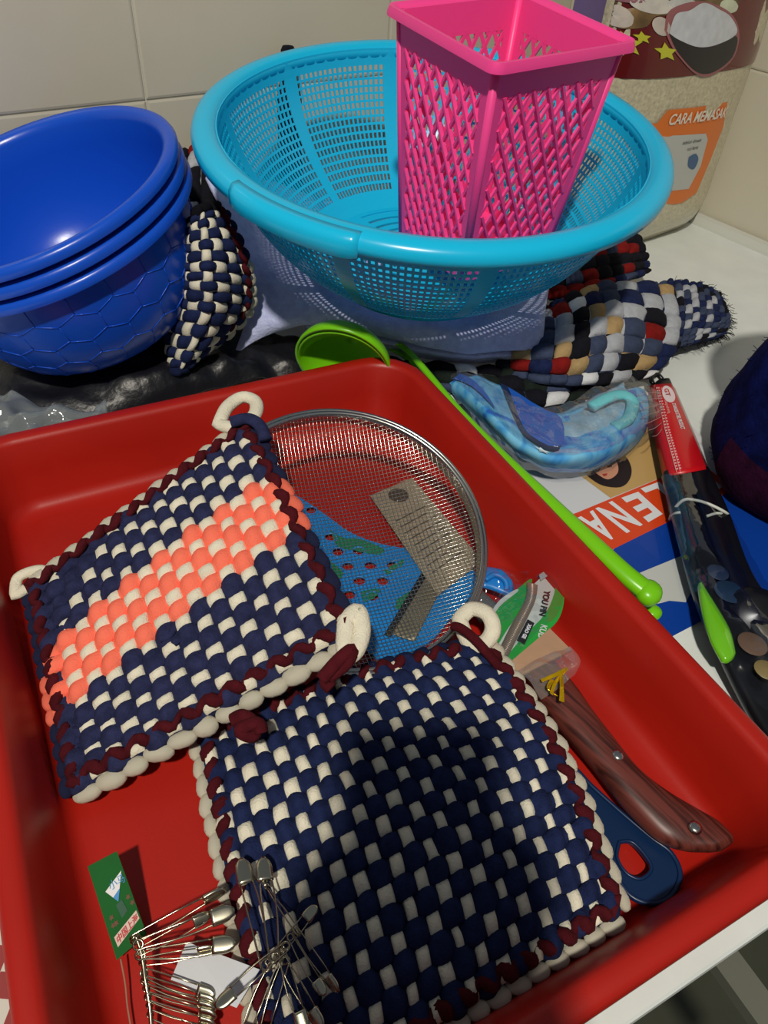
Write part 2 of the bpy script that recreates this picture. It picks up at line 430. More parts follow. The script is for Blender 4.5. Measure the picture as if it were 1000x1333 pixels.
def loop_part(root, pts, r, m, name='hanging_loop', flat=.8, n=6, closed=True):
    P = catmull(pts+([pts[0]] if closed else []), n)
    if closed: P = P[:-1]
    b = MB(); b.tube(P, r, 10, closed=closed, flat=flat, up=V((0, 0, 1))); return b.build(name, m, root)
ELL = {'cream': ellipsoid('edge_loop', M_cream, seed=1), 'navy': ellipsoid('edge_loop', M_navy, seed=2), 'coral': ellipsoid('edge_loop', M_coral, seed=3),
       'navy2': ellipsoid('edge_loop', M_navy2, seed=4), 'black': ellipsoid('edge_loop', BLACK_C, seed=5), 'red': ellipsoid('edge_loop', RED_C, seed=6)}

# potholder with the coral band
rA = empty('potholder', 'square woven potholder with a coral band across navy and cream checks', 'potholder')
SA = quadS(at(40, 768, .030), at(322, 556, .100), at(455, 828, .073), at(96, 1032, .013), .010, lambda u, v: V((0, 0, .010*max(0, u-.45)*math.sin(math.pi*min(max(v, 0), 1)))))
skA = lambda u, v: v+.10*(1-u)*4*v*(1-v)*.9
def cuA(j, i): return 2 if 5 <= j <= 9 else 0
def cwA(i, j): return 0 if i == 0 or (i <= 4 and j < 5 and (i+j) % 3 == 0) else 1
weave(rA, SA, 15, 17, [M_navy, M_cream, M_coral], cuA, cwA, t=.0036, amp=.0027, wu=.66, wv=.46, pu=.14, pv=.06, sub=6, skew=skA, sink=lambda u, v: max(0, .95-1.5*u) if v < .35 else max(0, .55-1.6*u),
      label_u=lambda j: 'coral cotton strand' if 5 <= j <= 9 else None)
border(rA, edge_of(SA, 'top'), 13, lambda t: 'cream', ELL, z=.001)
border(rA, edge_of(SA, 'right'), 12, lambda t: 'navy' if t < .3 or t > .52 else 'coral', ELL, r=.0048)
border(rA, edge_of(SA, 'bottom'), 12, lambda t: 'cream', ELL, r=.0058)
border(rA, edge_of(SA, 'left'), 13, lambda t: 'coral' if .42 < t < .68 else 'navy', ELL, r=.0042)
loop_part(rA, [at(285, 552, 0.100), at(296, 530, 0.102), at(316, 517, 0.103), at(333, 524, 0.103), at(330, 542, 0.102), at(305, 556, 0.101)], .0052, M_cream)
loop_part(rA, [at(20, 775, .032), at(24, 752, .034), at(50, 742, .036), at(62, 748, .036), at(45, 760, .034)], .0040, M_cream)
loop_part(rA, [at(450, 808, 0.080), at(466, 796, 0.080), at(471, 822, 0.078), at(462, 848, 0.076), at(450, 850, 0.075)], .0055, M_cream)
loop_part(rA, [at(300, 550, 0.109), at(322, 545, 0.111), at(338, 554, 0.109), at(346, 572, 0.107)], .0048, M_navy, 'corner_wrap', closed=False)
loop_part(rA, [at(418, 885, 0.071), at(440, 860, 0.077), at(458, 846, 0.079), at(450, 864, 0.075), at(425, 885, 0.069), at(432, 896, 0.067)], .0042, M_maroon, 'edge_knot', closed=False)
loop_part(rA, [at(302, 938, 0.048), at(316, 932, 0.051), at(332, 944, 0.050), at(328, 958, 0.048), at(312, 950, 0.050), at(335, 942, 0.053), at(340, 954, 0.050)], .0042, M_maroon, 'edge_knot', closed=False)
kp = [SA(.47, .60)+V((0, 0, .008))]
for (x, y) in ((208, 832), (222, 826), (232, 808), (252, 802), (262, 812), (240, 826), (226, 838)): kp.append(SA(.50, .58)*0+at(x, y, .060))
loop_part(rA, kp[1:], .0024, M_navy, 'cord_knot', closed=False)

# large potholder
rB = empty('potholder', 'large navy and cream checked woven potholder with cream coil loop under the pins', 'potholder')
SB = quadS(at(260, 962, .010), at(632, 838, .030), at(806, 1188, .020), at(365, 1462, .013), .010, lambda u, v: TV*(.008*math.sin(math.pi*min(max(u, 0), 1))*(1-v))+TU*(.011*math.sin(math.pi*min(max(v, 0), 1))*u))
def cuB(j, i): return 0
def cwB(i, j): return 1
weave(rB, SB, 20, 18, [M_navy2, M_cream], cuB, cwB, t=.0042, amp=.0026, wu=.60, wv=.40, pu=.14, pv=.02, sub=6, dom=.55, sink=lambda u, v: -.35+.95*u)
border(rB, edge_of(SB, 'top'), 16, lambda t: 'navy2', ELL, r=.0042)
border(rB, edge_of(SB, 'right'), 14, lambda t: 'cream', ELL, r=.0046)
border(rB, edge_of(SB, 'bottom'), 16, lambda t: 'cream', ELL, r=.0046)
border(rB, edge_of(SB, 'left'), 16, lambda t: 'cream', ELL, r=.0046)
loop_part(rB, [at(598, 806, .038), at(614, 793, .041), at(634, 799, .044), at(642, 818, .041), at(632, 836, .036), at(612, 838, .034)], .0056, M_cream, n=5)
loop_part(rB, [at(590, 815, .044), at(600, 818, .046), at(618, 832, .042), at(650, 868, .034)], .0034, M_maroon, 'corner_wrap', closed=False)

# blue-white potholder standing behind the basins
rC = empty('potholder', 'curled navy and cream potholder standing between the blue basins and colander', 'potholder')
def slopeS(rows): return netS(rows)
SC_ = netS([[at(243, 300, .155), at(262, 278, .170), at(287, 276, .160)],
            [at(228, 345, .125), at(270, 340, .140), at(318, 345, .118)],
            [at(222, 400, .085), at(268, 405, .098), at(318, 408, .070)],
            [at(216, 470, .030), at(236, 478, .040), at(258, 462, .034)]])
weave(rC, SC_, 7, 15, [M_navy2, M_cream], lambda j, i: 0, lambda i, j: 1, sink=lambda u, v: .62-.5*u, t=.003, amp=.0026, wu=.5, wv=.46, pu=.1, pv=.05, sub=4)
border(rC, edge_of(SC_, 'right'), 13, lambda t: 'cream' if t > .25 else 'navy2', ELL, r=.0065, up=V((.5, -.6, .6)).normalized(), rr=.003)
border(rC, edge_of(SC_, 'bottom'), 4, lambda t: 'navy2', ELL, r=.006, rope=False)
border(rC, edge_of(SC_, 'top'), 4, lambda t: 'black', ELL, r=.0055, rope=False)

# rag mats under the colander
RM = [M_navy2, GREY_C, RED_C, TAN_C, SLATE_C, BLACK_C, DGREEN_C, WHITE_C]
def rag(root, S, nu, nv, palette, seed, **k):
    rr = random.Random(seed); tb1 = [[rr.choice(palette) for _ in range(40)] for _ in range(40)]
    for r in tb1:
        for i in range(1, 40):
            if rr.random() < .35: r[i] = r[i-1]
    tb2 = [[rr.choice(palette) for _ in range(40)] for _ in range(40)]
    weave(root, S, nu, nv, RM, lambda j, i: tb1[j][i], lambda i, j: tb2[i][j], **k)
r1 = empty('rag_mat', 'folded rag mat woven in red, tan, grey and navy, right of the lilac towel', 'mat')
S1 = netS([[at(650, 420, .045), at(720, 398, .062), at(790, 372, .064), at(872, 374, .045)],
           [at(650, 440, .048), at(730, 418, .070), at(800, 402, .068), at(882, 420, .040)],
           [at(650, 465, .040), at(728, 462, .058), at(800, 452, .052), at(872, 462, .024)],
           [at(650, 488, .026), at(720, 500, .034), at(785, 500, .028), at(845, 492, .016)]])
rag(r1, S1, 10, 7, [0, 1, 2, 3, 4, 5, 1, 4, 5, 4, 0, 3, 7, 1, 2], 3, t=.0042, amp=.003, wu=.52, wv=.5, pu=.12, pv=.1, sub=4)
r2 = empty('rag_mat', 'dark rag mat with white checks, lowest under the lilac towel', 'mat')
S2 = netS([[at(500, 470, .030), at(600, 478, .032), at(700, 486, .030), at(800, 492, .022)],
           [at(520, 492, .026), at(610, 502, .026), at(700, 512, .024), at(790, 508, .016)],
           [at(560, 512, .010), at(640, 530, .010), at(700, 545, .010), at(770, 522, .009)]])
rag(r2, S2, 10, 4, [6, 5, 6, 7, 5, 6, 4, 5, 6, 7], 11, t=.0042, amp=.003, wu=.52, wv=.5, pu=.12, pv=.1, sub=4)
r3 = empty('rag_mat', 'frayed mottled grey, white and navy rag mat end at the far right of the pile', 'mat')
S3 = netS([[at(830, 380, .034), at(870, 368, .032), at(910, 372, .024), at(935, 385, .012)],
           [at(835, 415, .036), at(875, 410, .036), at(915, 412, .028), at(948, 418, .012)],
           [at(835, 460, .022), at(870, 455, .022), at(905, 448, .016), at(938, 440, .008)]])
rag(r3, S3, 13, 10, [1, 4, 0, 5, 4, 4, 0, 1], 23, t=.003, amp=.0024, wu=.5, wv=.5, sub=4)
fr = MB(); rr_ = random.Random(5)
for k in range(260):
    s = rr_.random(); p = S3(.95+rr_.random()*.07, s) if k % 2 else S3(rr_.uniform(.3, 1), rr_.choice((0, 1)))
    q = p+V((rr_.uniform(-.004, .012), rr_.uniform(-.009, .009), rr_.uniform(-.004, .006)))
    fr.tube([p, (p+q)/2+V((0, 0, .002)), q], .00035, 3)
o = fr.build('frayed_fringe', BLACK_C, r3); o['kind'] = 'stuff'
r4 = empty('rag_mat', 'dark maroon and black rag mat behind the colander beside the rice bag', 'mat')
S4 = netS([[at(700, 330, .060), at(770, 300, .062), at(826, 302, .050)],
           [at(700, 350, .064), at(780, 335, .062), at(838, 330, .040)],
           [at(700, 392, .050), at(790, 375, .045), at(842, 356, .020)]])
rag(r4, S4, 9, 6, [5, 2, 5, 5, 0, 2, 4, 5], 31, t=.0045, amp=.003, wu=.52, wv=.5, sub=4)
r5 = empty('rag_mat', 'black rag mat with grey checks between the basins and the tiled wall', 'mat')
S5 = netS([[at(235, 205, .150), at(262, 190, .155), at(300, 195, .150)],
           [at(232, 250, .135), at(262, 240, .140), at(300, 245, .135)],
           [at(228, 315, .100), at(255, 310, .110), at(292, 300, .105)]])
rag(r5, S5, 4, 6, [5, 5, 5, 1, 5, 2, 5], 43, t=.0045, amp=.003, wu=.52, wv=.5, sub=4)
kp_ = hit(375, 60, CORNER-D_W*.020, D_W)
kb = MB(); zt = kp_.z; kb.lathe([(.001, 0), (.013, 0), (.014, .004), (.014, zt-.05), (.010, zt-.035), (.008, zt-.02), (.008, zt-.004), (.006, zt), (.001, zt+.001)], 20, Matrix.Translation((kp_.x, kp_.y, 0)))
tag(recenter(kb.build('bottle', BLACK_C)), 'slim black bottle, only its cap peeking over the back rim of the colander', 'bottle')

# ------------------------------------------------------------------ lilac towel
mtow = mat('lilac_terry', (196, 204, 252), .98, bump=1.0, bscale=420, var=.13, vscale=140, spec=.1, sheen=.3)
tw = empty('towel', 'lilac blue terry towel draped over the mats under the colander', 'towel')
def crumple(amp, sc, seed=0):
    def f(p): return V((0, 0, amp*noise.noise(p*sc+V((seed, 0, 0)))))
    return f
G = net([[at(268, 232, .150), at(300, 215, .148), at(360, 240, .110), at(430, 260, .085), at(560, 280, .075), at(720, 320, .075)],
         [at(292, 275, .135), at(330, 290, .110), at(390, 330, .088), at(470, 350, .080), at(580, 370, .080), at(715, 370, .080)],
         [at(318, 330, .105), at(345, 345, .090), at(410, 365, .082), at(480, 385, .080), at(580, 405, .080), at(710, 405, .078)],
         [at(330, 385, .070), at(360, 392, .068), at(420, 398, .074), at(490, 412, .074), at(590, 428, .076), at(708, 424, .076)],
         [at(318, 430, .040), at(350, 420, .052), at(425, 415, .064), at(500, 430, .066), at(600, 445, .066), at(706, 440, .066)],
         [at(302, 466, .012), at(340, 440, .034), at(405, 418, .054), at(505, 440, .056), at(600, 458, .056), at(705, 455, .056)]], 9, 8)
gridmesh('towel_layer', G, mtow, tw, .004, crumple(.004, 28))
for dz, dy, s in ((-.010, 6, 2), (-.020, 10, 4)):
    G2 = net([[at(400, 412+dy, .052+dz), at(500, 428+dy, .060+dz), at(600, 444+dy, .062+dz), at(706, 440+dy, .062+dz)],
              [at(398, 418+dy, .050+dz), at(510, 444+dy, .055+dz), at(600, 460+dy, .055+dz), at(705, 456+dy, .055+dz)]], 12, 6)
    gridmesh('towel_layer', G2, mtow, tw, .009, crumple(.002, 40, s))
tag(tw, 'lilac blue terry towel draped over the mats under the colander', 'towel')

# dark and clear plastic bags behind the tray
mblk = mat('black_bag_film', (20, 21, 27), .38, bump=.9, bscale=120)
G = net([[at(-80, 470, .02), at(160, 440, .05), at(260, 430, .04), at(330, 430, .022), at(400, 440, .02)],
         [at(-80, 510, .02), at(160, 495, .034), at(260, 478, .030), at(340, 465, .020), at(420, 462, .016)],
         [at(-80, 575, .010), at(170, 540, .010), at(270, 510, .010), at(360, 490, .008), at(450, 475, .006)]], 10, 10)
tag(recenter(gridmesh('plastic_bag', G, mblk, None, .0008, crumple(.012, 45, 3))), 'crumpled black plastic bag lying behind the tray under the basins', 'plastic bag')
mcl2 = film('clear_crinkled_film', (215, 222, 225), haze=.16, bump=1, bscale=60)
G = net([[at(-60, 505, .05), at(10, 515, .052), at(70, 530, .05), at(140, 530, .045)],
         [at(-60, 540, .06), at(10, 540, .062), at(70, 545, .058), at(140, 540, .05)],
         [at(-60, 590, .045), at(10, 580, .05), at(70, 566, .05), at(140, 552, .045)]], 14, 12)
tag(recenter(gridmesh('plastic_bag', G, mcl2, None, .0004, crumple(.014, 60, 9))), 'crinkled clear plastic bag at the left edge behind the tray', 'plastic bag')

# ------------------------------------------------------------------ blue basins
nb = V((-.2688, -.1906, 1)).normalized(); cb = V((-.32, .6048, .1868))
BR = .13; BH = .112
def brad(t): return .083+.034*(1-(1-min(t, 1))**1.0)**.55*1.0 + .0
bprof = []
def basin_prof():
    o = [(0, -BH+.003), (.060, -BH+.003), (.074, -BH+.004)]
    for k in range(1, 9):
        a = k/8; o.append((.074+.042*math.sin(a*math.pi/2)**.8, -BH+.004+(BH-.012)*a**1.6))
    i_ = list(o)
    i_ += [(.118, -.003), (.1215, -.0008), (.1255, 0), (.1285, -.002), (.13, -.0055), (.1295, -.009), (.128, -.0095), (.1275, -.0055), (.124, -.004), (.1205, -.006), (.1185, -.010)]
    out = []
    for k in range(8, 0, -1):
        a = k/8; out.append((.0765+.042*math.sin(a*math.pi/2)**.8, -BH+.0025+(BH-.014)*a**1.6))
    out += [(.075, -BH+.0015), (.062, -BH-.001), (.060, -BH-.001), (0, -BH+.001)]
    return i_+out
bl_lab = ['topmost of the three nested blue plastic basins, its smooth inside showing', 'middle one of the three nested blue basins, only its rim showing', 'lowest of the three nested blue basins, with honeycomb relief around its side']
hexmesh = None
for k in range(3):
    Mx = axis_matrix(cb-nb*(.0135*k), nb)
    b = MB(); b.lathe(basin_prof(), 72)
    o = autosmooth(b.build('basin', M_blue), 60); o.matrix_world = Mx
    tag(o, bl_lab[k], 'basin', 'nested blue basins')
    if k == 2:
        h = MB()
        def bs(th, zz, off=.0000):
            a = min(max((zz+BH-.0025)/(BH-.014), 0), 1)**(1/1.6); r = .0765+.042*math.sin(a*math.pi/2)**.8
            return V(((r+off)*math.cos(th), (r+off)*math.sin(th), zz))
        cells = 22; dth = 2*math.pi/cells; hz = .0225
        for j in range(4):
            for i in range(cells):
                th0 = (i+.5*(j % 2))*dth; zz0 = -BH+.022+j*hz
                c = [(th0, zz0+hz*.62), (th0+dth/2, zz0+hz*.34), (th0+dth/2, zz0-hz*.34), (th0, zz0-hz*.62)]
                for q in range(3):
                    pts = [bs(c[q][0]+(c[q+1][0]-c[q][0])*s/3, c[q][1]+(c[q+1][1]-c[q][1])*s/3) for s in range(4)]
                    h.tube(pts, .00048, 4)
        ho = h.build('honeycomb_relief', M_blue, o)

# ------------------------------------------------------------------ cyan colander
nc_ = V((.0104, -.1166, 1)).normalized(); cc = V((.0145, .700, .235)); MC = axis_matrix(cc, nc_); MCi = MC.inverted()
col = empty('colander', 'wide cyan plastic colander with square holes holding the pink basket', 'colander'); col.matrix_world = MC
def px_on(x, y): return MCi @ hit(x, y, cc, nc_)
CDp = .132
def cr(d): return .098+.092*(1-(d/CDp)**1.9)**.8
# side wall with true square holes
a_lines = []; a_kind = []
panels = 10; cols_ = 18; rib = math.radians(4.2); ph0 = math.atan2(px_on(500, 170).y, px_on(500, 170).x)
arm = math.atan2(px_on(510, 60).y, px_on(510, 60).x)
pw = 2*math.pi/panels; step = (pw-rib)/cols_
for p_ in range(panels):
    base = arm+p_*pw-rib/2
    a_lines.append(base); a_kind.append(0)
    for c_ in range(cols_):
        a = base+rib+c_*step
        a_lines.append(a); a_kind.append(1)
        a_lines.append(a+step*.62); a_kind.append(0)
dl = [0.0, .010, .017]; dk = [0, 0]
rows_ = 16
dd_ = (.122-.019)/rows_
dl = [0.004, .012]; dk = [0, 0]
for r in range(rows_):
    d0 = .019+r*dd_; dl.append(d0); dk.append(1); dl.append(d0+dd_*.68); dk.append(0)
dl += [.127, .1315]; dk += [0]
vs = []; fs = []; nA = len(a_lines)
for d in dl:
    for a in a_lines: vs.append((cr(min(d, .1318))*math.cos(a), cr(min(d, .1318))*math.sin(a), -d))
for j in range(len(dl)-1):
    for i in range(nA):
        if j < len(dk) and dk[j] == 1 and a_kind[i] == 1: continue
        k = (i+1) % nA; fs.append((j*nA+i, j*nA+k, (j+1)*nA+k, (j+1)*nA+i))
o = mk('perforated_wall', vs, fs, M_cyan, col, False); s = o.modifiers.new('s', 'SOLIDIFY'); s.thickness = .0013; s.offset = 0
# floor with ring slots
rl = [.1005]; rk = []
for k in range(7): rl += [.094-k*.012, .094-k*.012-.004]; 
rl += [.012, 0.001]
angs = [i*2*math.pi/80 for i in range(80)]; vs = []; fs = []
for r in rl:
    for a in angs: vs.append((r*math.cos(a), r*math.sin(a), -.1318))
for j in range(len(rl)-1):
    for i in range(80):
        if j % 2 == 1 and j < 14 and i % 10 not in (0, 1): continue
        k = (i+1) % 80; fs.append((j*80+i, j*80+k, (j+1)*80+k, (j+1)*80+i))
o = mk('slotted_floor', vs, fs, M_cyan, col, False); s = o.modifiers.new('s', 'SOLIDIFY'); s.thickness = .0022; s.offset = 0
b = MB(); b.lathe([(.095, -.132), (.097, -.140), (.0945, -.140), (.093, -.132)], 60, closed=True); b.build('foot_ring', M_cyan, col)
b = MB(); b.lathe([(.1885, -.014), (.189, -.006), (.192, -.0015), (.198, .0), (.205, -.001), (.2095, -.004), (.2115, -.009), (.211, -.0145), (.2095, -.015), (.2085, -.010), (.2055, -.006), (.198, -.004), (.1925, -.006), (.1905, -.014)], 96, closed=True)
b.build('rim', M_cyan, col)
for sgn, (x0_, y0_, x1_, y1_) in ((0, (303, 235, 470, 303)), (1, (0, 0, 0, 0))):
    if sgn == 0:
        A0 = math.atan2(px_on(x0_, y0_).y, px_on(x0_, y0_).x); A1 = math.atan2(px_on(x1_, y1_).y, px_on(x1_, y1_).x); SA0, SA1 = A0, A1
    else: A0, A1 = SA0+math.pi, SA1+math.pi
    rings = []
    for k in range(21):
        t = k/20; a = A0+(A1-A0)*t; bl_ = min(1, min(t, 1-t)*9)**.5; ex = .0024*bl_+.0003; dz = -.0015*bl_
        R_ = V((math.cos(a), math.sin(a), 0)); Z = V((0, 0, 1))
        pr_ = [(.202, -.0005), (.208+ex*.6, -.001), (.2115+ex, -.006), (.2118+ex, -.016+dz), (.2095+ex, -.018+dz), (.2065+ex*.6, -.010), (.202, -.005)]
        rings.append([R_*q[0]+Z*q[1] for q in pr_])
    b = MB(); b.ring_sweep(rings); b.build('handle', M_cyan, col)

# ------------------------------------------------------------------ pink basket
kk = 1.10
Mb = Matrix.Translation(CAM+(V((.0588, .6185, .3226))-CAM)*kk) @ Euler((.0919, -.0518, .6366), 'XYZ').to_matrix().to_4x4()
bk = empty('basket', 'tall square hot pink lattice basket standing inside the cyan colander', 'basket'); bk.matrix_world = Mb
BS = .065*kk; BT = BS*.90; BB = BT*.80; HB = .185
def bw(side, a, b_, off=0):
    s = BT+(BB-BT)*b_; ang = side*math.pi/2; x = a*s; y = -s-off
    c_, s_ = math.cos(ang), math.sin(ang); return V((x*c_-y*s_, x*s_+y*c_, -b_*HB))
for side in range(4):
    b = MB()
    def strip(a0, b0_, a1, b1_, w_, o0, o1, nseg=1):
        # a bar from (a0,b0) to (a1,b1), width w_ (in m), from off o0 to o1
        p0 = bw(side, a0, b0_); p1 = bw(side, a1, b1_); d = (p1-p0).normalized(); nrm = (bw(side, 0, .5, 1)-bw(side, 0, .5, 0)); c_ = nrm.cross(d).normalized()*w_/2
        vs = []
        for q in (p0, p1):
            vs += [q-c_+nrm*o0, q+c_+nrm*o0, q+c_*.6+nrm*o1, q-c_*.6+nrm*o1]
        b.add(vs, [(0, 1, 2, 3), (7, 6, 5, 4), (0, 4, 5, 1), (1, 5, 6, 2), (2, 6, 7, 3), (3, 7, 4, 0)])
    def panel(a0, a1, b0_, b1_, t0=-.0018, t1=0):
        vs = [bw(side, a, bb, t) for t in (t0, t1) for a, bb in ((a0, b0_), (a1, b0_), (a1, b1_), (a0, b1_))]
        b.add(vs, [(0, 3, 2, 1), (4, 5, 6, 7), (0, 1, 5, 4), (1, 2, 6, 5), (2, 3, 7, 6), (3, 0, 4, 7)])
    LW = .80
    panel(-1, 1, 0, .13); panel(-1, 1, .95, 1); panel(-1, -LW, .13, .95); panel(LW, 1, .13, .95)
    # diagonal lattice
    K = .50   # b change per unit a = 1/K
    slope = .44
    nb_ = 13
    for dr in (1, -1):
        for q in range(-nb_, nb_+8):
            # line: b = b0 + dr*slope*(a) ; clip to window
            bc = .13+.055+q*.130
            pts = []
            a_lo, a_hi = -LW, LW
            # clip on b
            def bb(a): return bc+dr*slope*(1.25)*a
            lo, hi = a_lo, a_hi
            for lim, sg_ in ((.13, 1), (.95, -1)):
                al = (lim-bc)/(dr*slope*1.25)
                if dr*sg_ > 0: lo = max(lo, al)
                else: hi = min(hi, al)
            if hi-lo > .05: strip(lo-.01, bb(lo-.01), hi+.01, bb(hi+.01), .0036 if dr == 1 else .0040, -.0018 if dr == 1 else -.0016, .0012 if (dr == 1) else .0002)
    # rounded hole heads under the top band: small scallops
    for q in range(8):
        a = -.7+q*.2
        strip(a-.03, .13, a+.03, .13, .006, -.0017, 0)
    o = b.build('lattice_wall', M_pink, bk, False)
b = MB()
def sq(s, z, r, n=5):
    out = []
    for cx, cy, a0 in ((s-r, s-r, 0), (-s+r, s-r, 90), (-s+r, -s+r, 180), (s-r, -s+r, 270)):
        for k in range(n+1):
            a = math.radians(a0+90*k/n); out.append(V((cx+r*math.cos(a), cy+r*math.sin(a), z)))
    return out
b.ring_sweep([sq(s, z, r) for s, z, r in ((BT-.0018, -.008, .004), (BT-.001, -.001, .004), (BS-.003, .003, .008), (BS, .003, .010), (BS+.0012, -.001, .010), (BS+.0014, -.004, .010), (BS, -.004, .010), (BS-.001, .0008, .01), (BT+.001, -.003, .004), (BT+.0006, -.008, .004))], closed=True)
autosmooth(b.build('rim', M_pink, bk), 50)
b = MB(); b.ring_sweep([sq(BB, -HB, .004), sq(BB, -HB+.003, .004)]); b.build('base', M_pink, bk, False)
b = MB()
for i in range(4):
    sx, sy = ((1, 1), (-1, 1), (-1, -1), (1, -1))[i]
    b.tube([V((sx*(BT-.002), sy*(BT-.002), 0)), V((sx*(BB-.002), sy*(BB-.002), -HB))], .0035, 8)
b.build('corner_post', M_pink, bk)
# ------------------------------------------------------------------ rice bag
BW2, BD2, BHT = .158, .055, .44
bc0 = at(850, 322, 0)+E_W*.12+D_W*.050
bc0 = bc0 + (-E_W)*((CORNER-bc0).dot(-E_W)-BW2-.004)
rice = empty('rice_bag', 'clear standing bag of rice with maroon and orange print in the wall corner', 'bag of rice', loc=bc0)
def bagp(a, z, out=0.0):            # a: -1 (left) .. 1 (right) on the front
    zz = z/BHT; hw = BW2*(1-.05*zz); dep = BD2*min(1, (zz*9+.25))**.5*(1-.55*max(0, zz-.55)/.45)
    x = a*hw; y = (max(0, 1-abs(a)**2.4))**(1/2.4)*dep
    return -E_W*x-D_W*(y+out)+V((0, 0, z))
b = MB(); rings = []
for k in range(29):
    z = BHT*k/28; r = []
    hw = None
    for s in range(28):
        t = s/28*4
        if t < 2: a = -math.cos(t/2*math.pi); p = bagp(a, z)
        else:
            a = math.cos((t-2)/2*math.pi); p = bagp(a, z); y = (p.dot(D_W)); p = p-D_W*(2*y)
        p = p+V((0, 0, 1))*0+(-D_W)*(.0022*noise.noise(p*22))
        r.append(p)
    rings.append(r)
b.ring_sweep(rings)
mrice = mat('rice_in_film', (196, 188, 160), .28, bump=1.0, bscale=260, var=.20, vscale=230, coat=.4)
b.build('bag', mrice, rice)
pl_n = -D_W; front0 = bc0-D_W*BD2*.9
def bagpx(x, y):
    p = hit(x, y, front0, D_W); q = p-bc0; return (q.dot(-E_W))/(BW2*(1-.05*q.z/BHT)), q.z
def bag_patch(name, fn_ab, n, m_, mt_, out):
    vs = [bagp(*fn_ab(i/n, j/m_), out) for j in range(m_+1) for i in range(n+1)]
    fs = [(j*(n+1)+i, j*(n+1)+i+1, (j+1)*(n+1)+i+1, (j+1)*(n+1)+i) for j in range(m_) for i in range(n)]
    return mk(name, vs, fs, mt_, rice)
zm0 = bagpx(860, 102)[1]
bag_patch('maroon_panel', lambda u, v: (-.97+1.94*u, zm0+(BHT*.96-zm0)*v), 20, 12, mat('maroon_print', (96, 20, 20), .25, coat=.5, bump=.15, bscale=40), .0008)
def blob_px(name, pts, m_, out, smooth_n=6):
    P = [V((x, y, 0)) for x, y in pts]; P = catmull(P+[P[0]], smooth_n)[:-1] if smooth_n > 1 else P
    c = sum(P, V((0, 0, 0)))/len(P); vs = []; n = len(P); R_ = 4
    for k in range(R_+1):
        for p in P:
            q = c+(p-c)*(k/R_ if k else 0.001); a, z = bagpx(q.x, q.y); vs.append(bagp(max(-.995, min(.995, a)), z, out))
    fs = [(k*n+i, k*n+(i+1) % n, (k+1)*n+(i+1) % n, (k+1)*n+i) for k in range(R_) for i in range(n)]
    return mk(name, vs, fs, m_, rice)
blob_px('printed_food', [(752, 20), (770, -10), (830, -30), (900, -30), (965, -10), (950, 20), (930, 30), (870, 22), (850, 40), (800, 48), (765, 40)], mat('food_print', (120, 95, 60), .4, var=.7, vscale=28, coat=.4), .0014)
for (x, y, rx, ry, c_) in ((865, 10, 20, 11, (206, 200, 190)), (833, 28, 12, 15, (200, 190, 178)), (822, 8, 14, 8, (120, 60, 80)), (895, 8, 18, 9, (190, 190, 186)), (788, 22, 16, 14, (70, 40, 26)), (842, 0, 22, 10, (150, 100, 110)), (868, 36, 9, 12, (190, 180, 170)), (950, 8, 12, 9, (200, 206, 180)), (765, 12, 10, 14, (160, 150, 110)), (930, 14, 12, 8, (140, 100, 60))):
    blob_px('printed_garlic', [(x+rx*math.cos(q), y+ry*math.sin(q)) for q in [i*math.pi/4 for i in range(8)]], mat('food_%d_%d_%d' % c_, c_, .4, coat=.4, var=.15, vscale=60), .0018, 3)
mst = mat('yellow_print', (190, 190, 50), .4, coat=.4)
for sx, sy, rr_ in ((833, 62, 15), (868, 68, 12), (848, 52, 8)):
    blob_px('printed_star_flower', [(sx+rr_*(1 if i % 2 == 0 else .5)*math.sin(i*math.pi/5), sy-rr_*(1 if i % 2 == 0 else .5)*math.cos(i*math.pi/5)) for i in range(10)], mst, .0020, 1)
blob_px('printed_bowl_outline', [(870, 40), (880, 14), (915, 2), (950, 16), (960, 44), (948, 76), (925, 94), (908, 98), (892, 88), (876, 64)], mat('pinkish_print', (150, 90, 95), .4, coat=.4), .0019)
blob_px('printed_bowl', [(874, 44), (886, 50), (918, 60), (955, 46), (948, 72), (926, 90), (908, 94), (894, 86), (880, 66)], mat('black_print', (18, 18, 26), .3, coat=.4), .0023)
blob_px('printed_rice', [(874, 44), (884, 20), (900, 14), (918, 4), (936, 12), (950, 22), (956, 42), (930, 56), (905, 60), (884, 52)], mat('rice_print', (196, 200, 206), .4, coat=.4, var=.1, vscale=90), .0026)
mor = mat('orange_print', (222, 112, 24), .4, coat=.4)
blob_px('orange_frame', [(853, 160), (866, 142), (900, 138), (945, 132), (941, 165), (925, 205), (905, 250), (884, 262), (872, 264), (852, 262), (820, 262), (820, 160)], mor, .0012, 1)
blob_px('label_panel', [(846, 176), (880, 174), (914, 172), (917, 180), (908, 215), (892, 244), (870, 246), (826, 246), (826, 178)], mat('label_white', (186, 190, 186), .5, coat=.3), .0018, 1)
blob_px('label_picture', [(891, 202), (900, 198), (904, 206), (898, 218), (890, 214)], mat('label_blue', (70, 100, 140), .5), .0023)
def bag_text(body, x0_, y0_, x1_, y1_, size, mt_, out, nm='printed_text', bold=.0):
    a0, z0_ = bagpx(x0_, y0_); a1, z1_ = bagpx(x1_, y1_)
    sc = BW2; sl = (z1_-z0_)/((a1-a0)*sc)
    return textmesh(nm, body, size, lambda x, y: bagp(max(-.999, min(.999, a0+x/sc)), z0_+y+sl*x, out), mt_, rice, bold=bold, shear=.15)
mw = mat('white_ink', (226, 220, 205), .5)
bag_text('CARA MEMASAK', 864, 161, 935, 152, .0175, mw, .0024, bold=.0004)
bag_text('sebelum dimasak', 882, 186, 914, 181, .0062, M_text_dark, .0024)
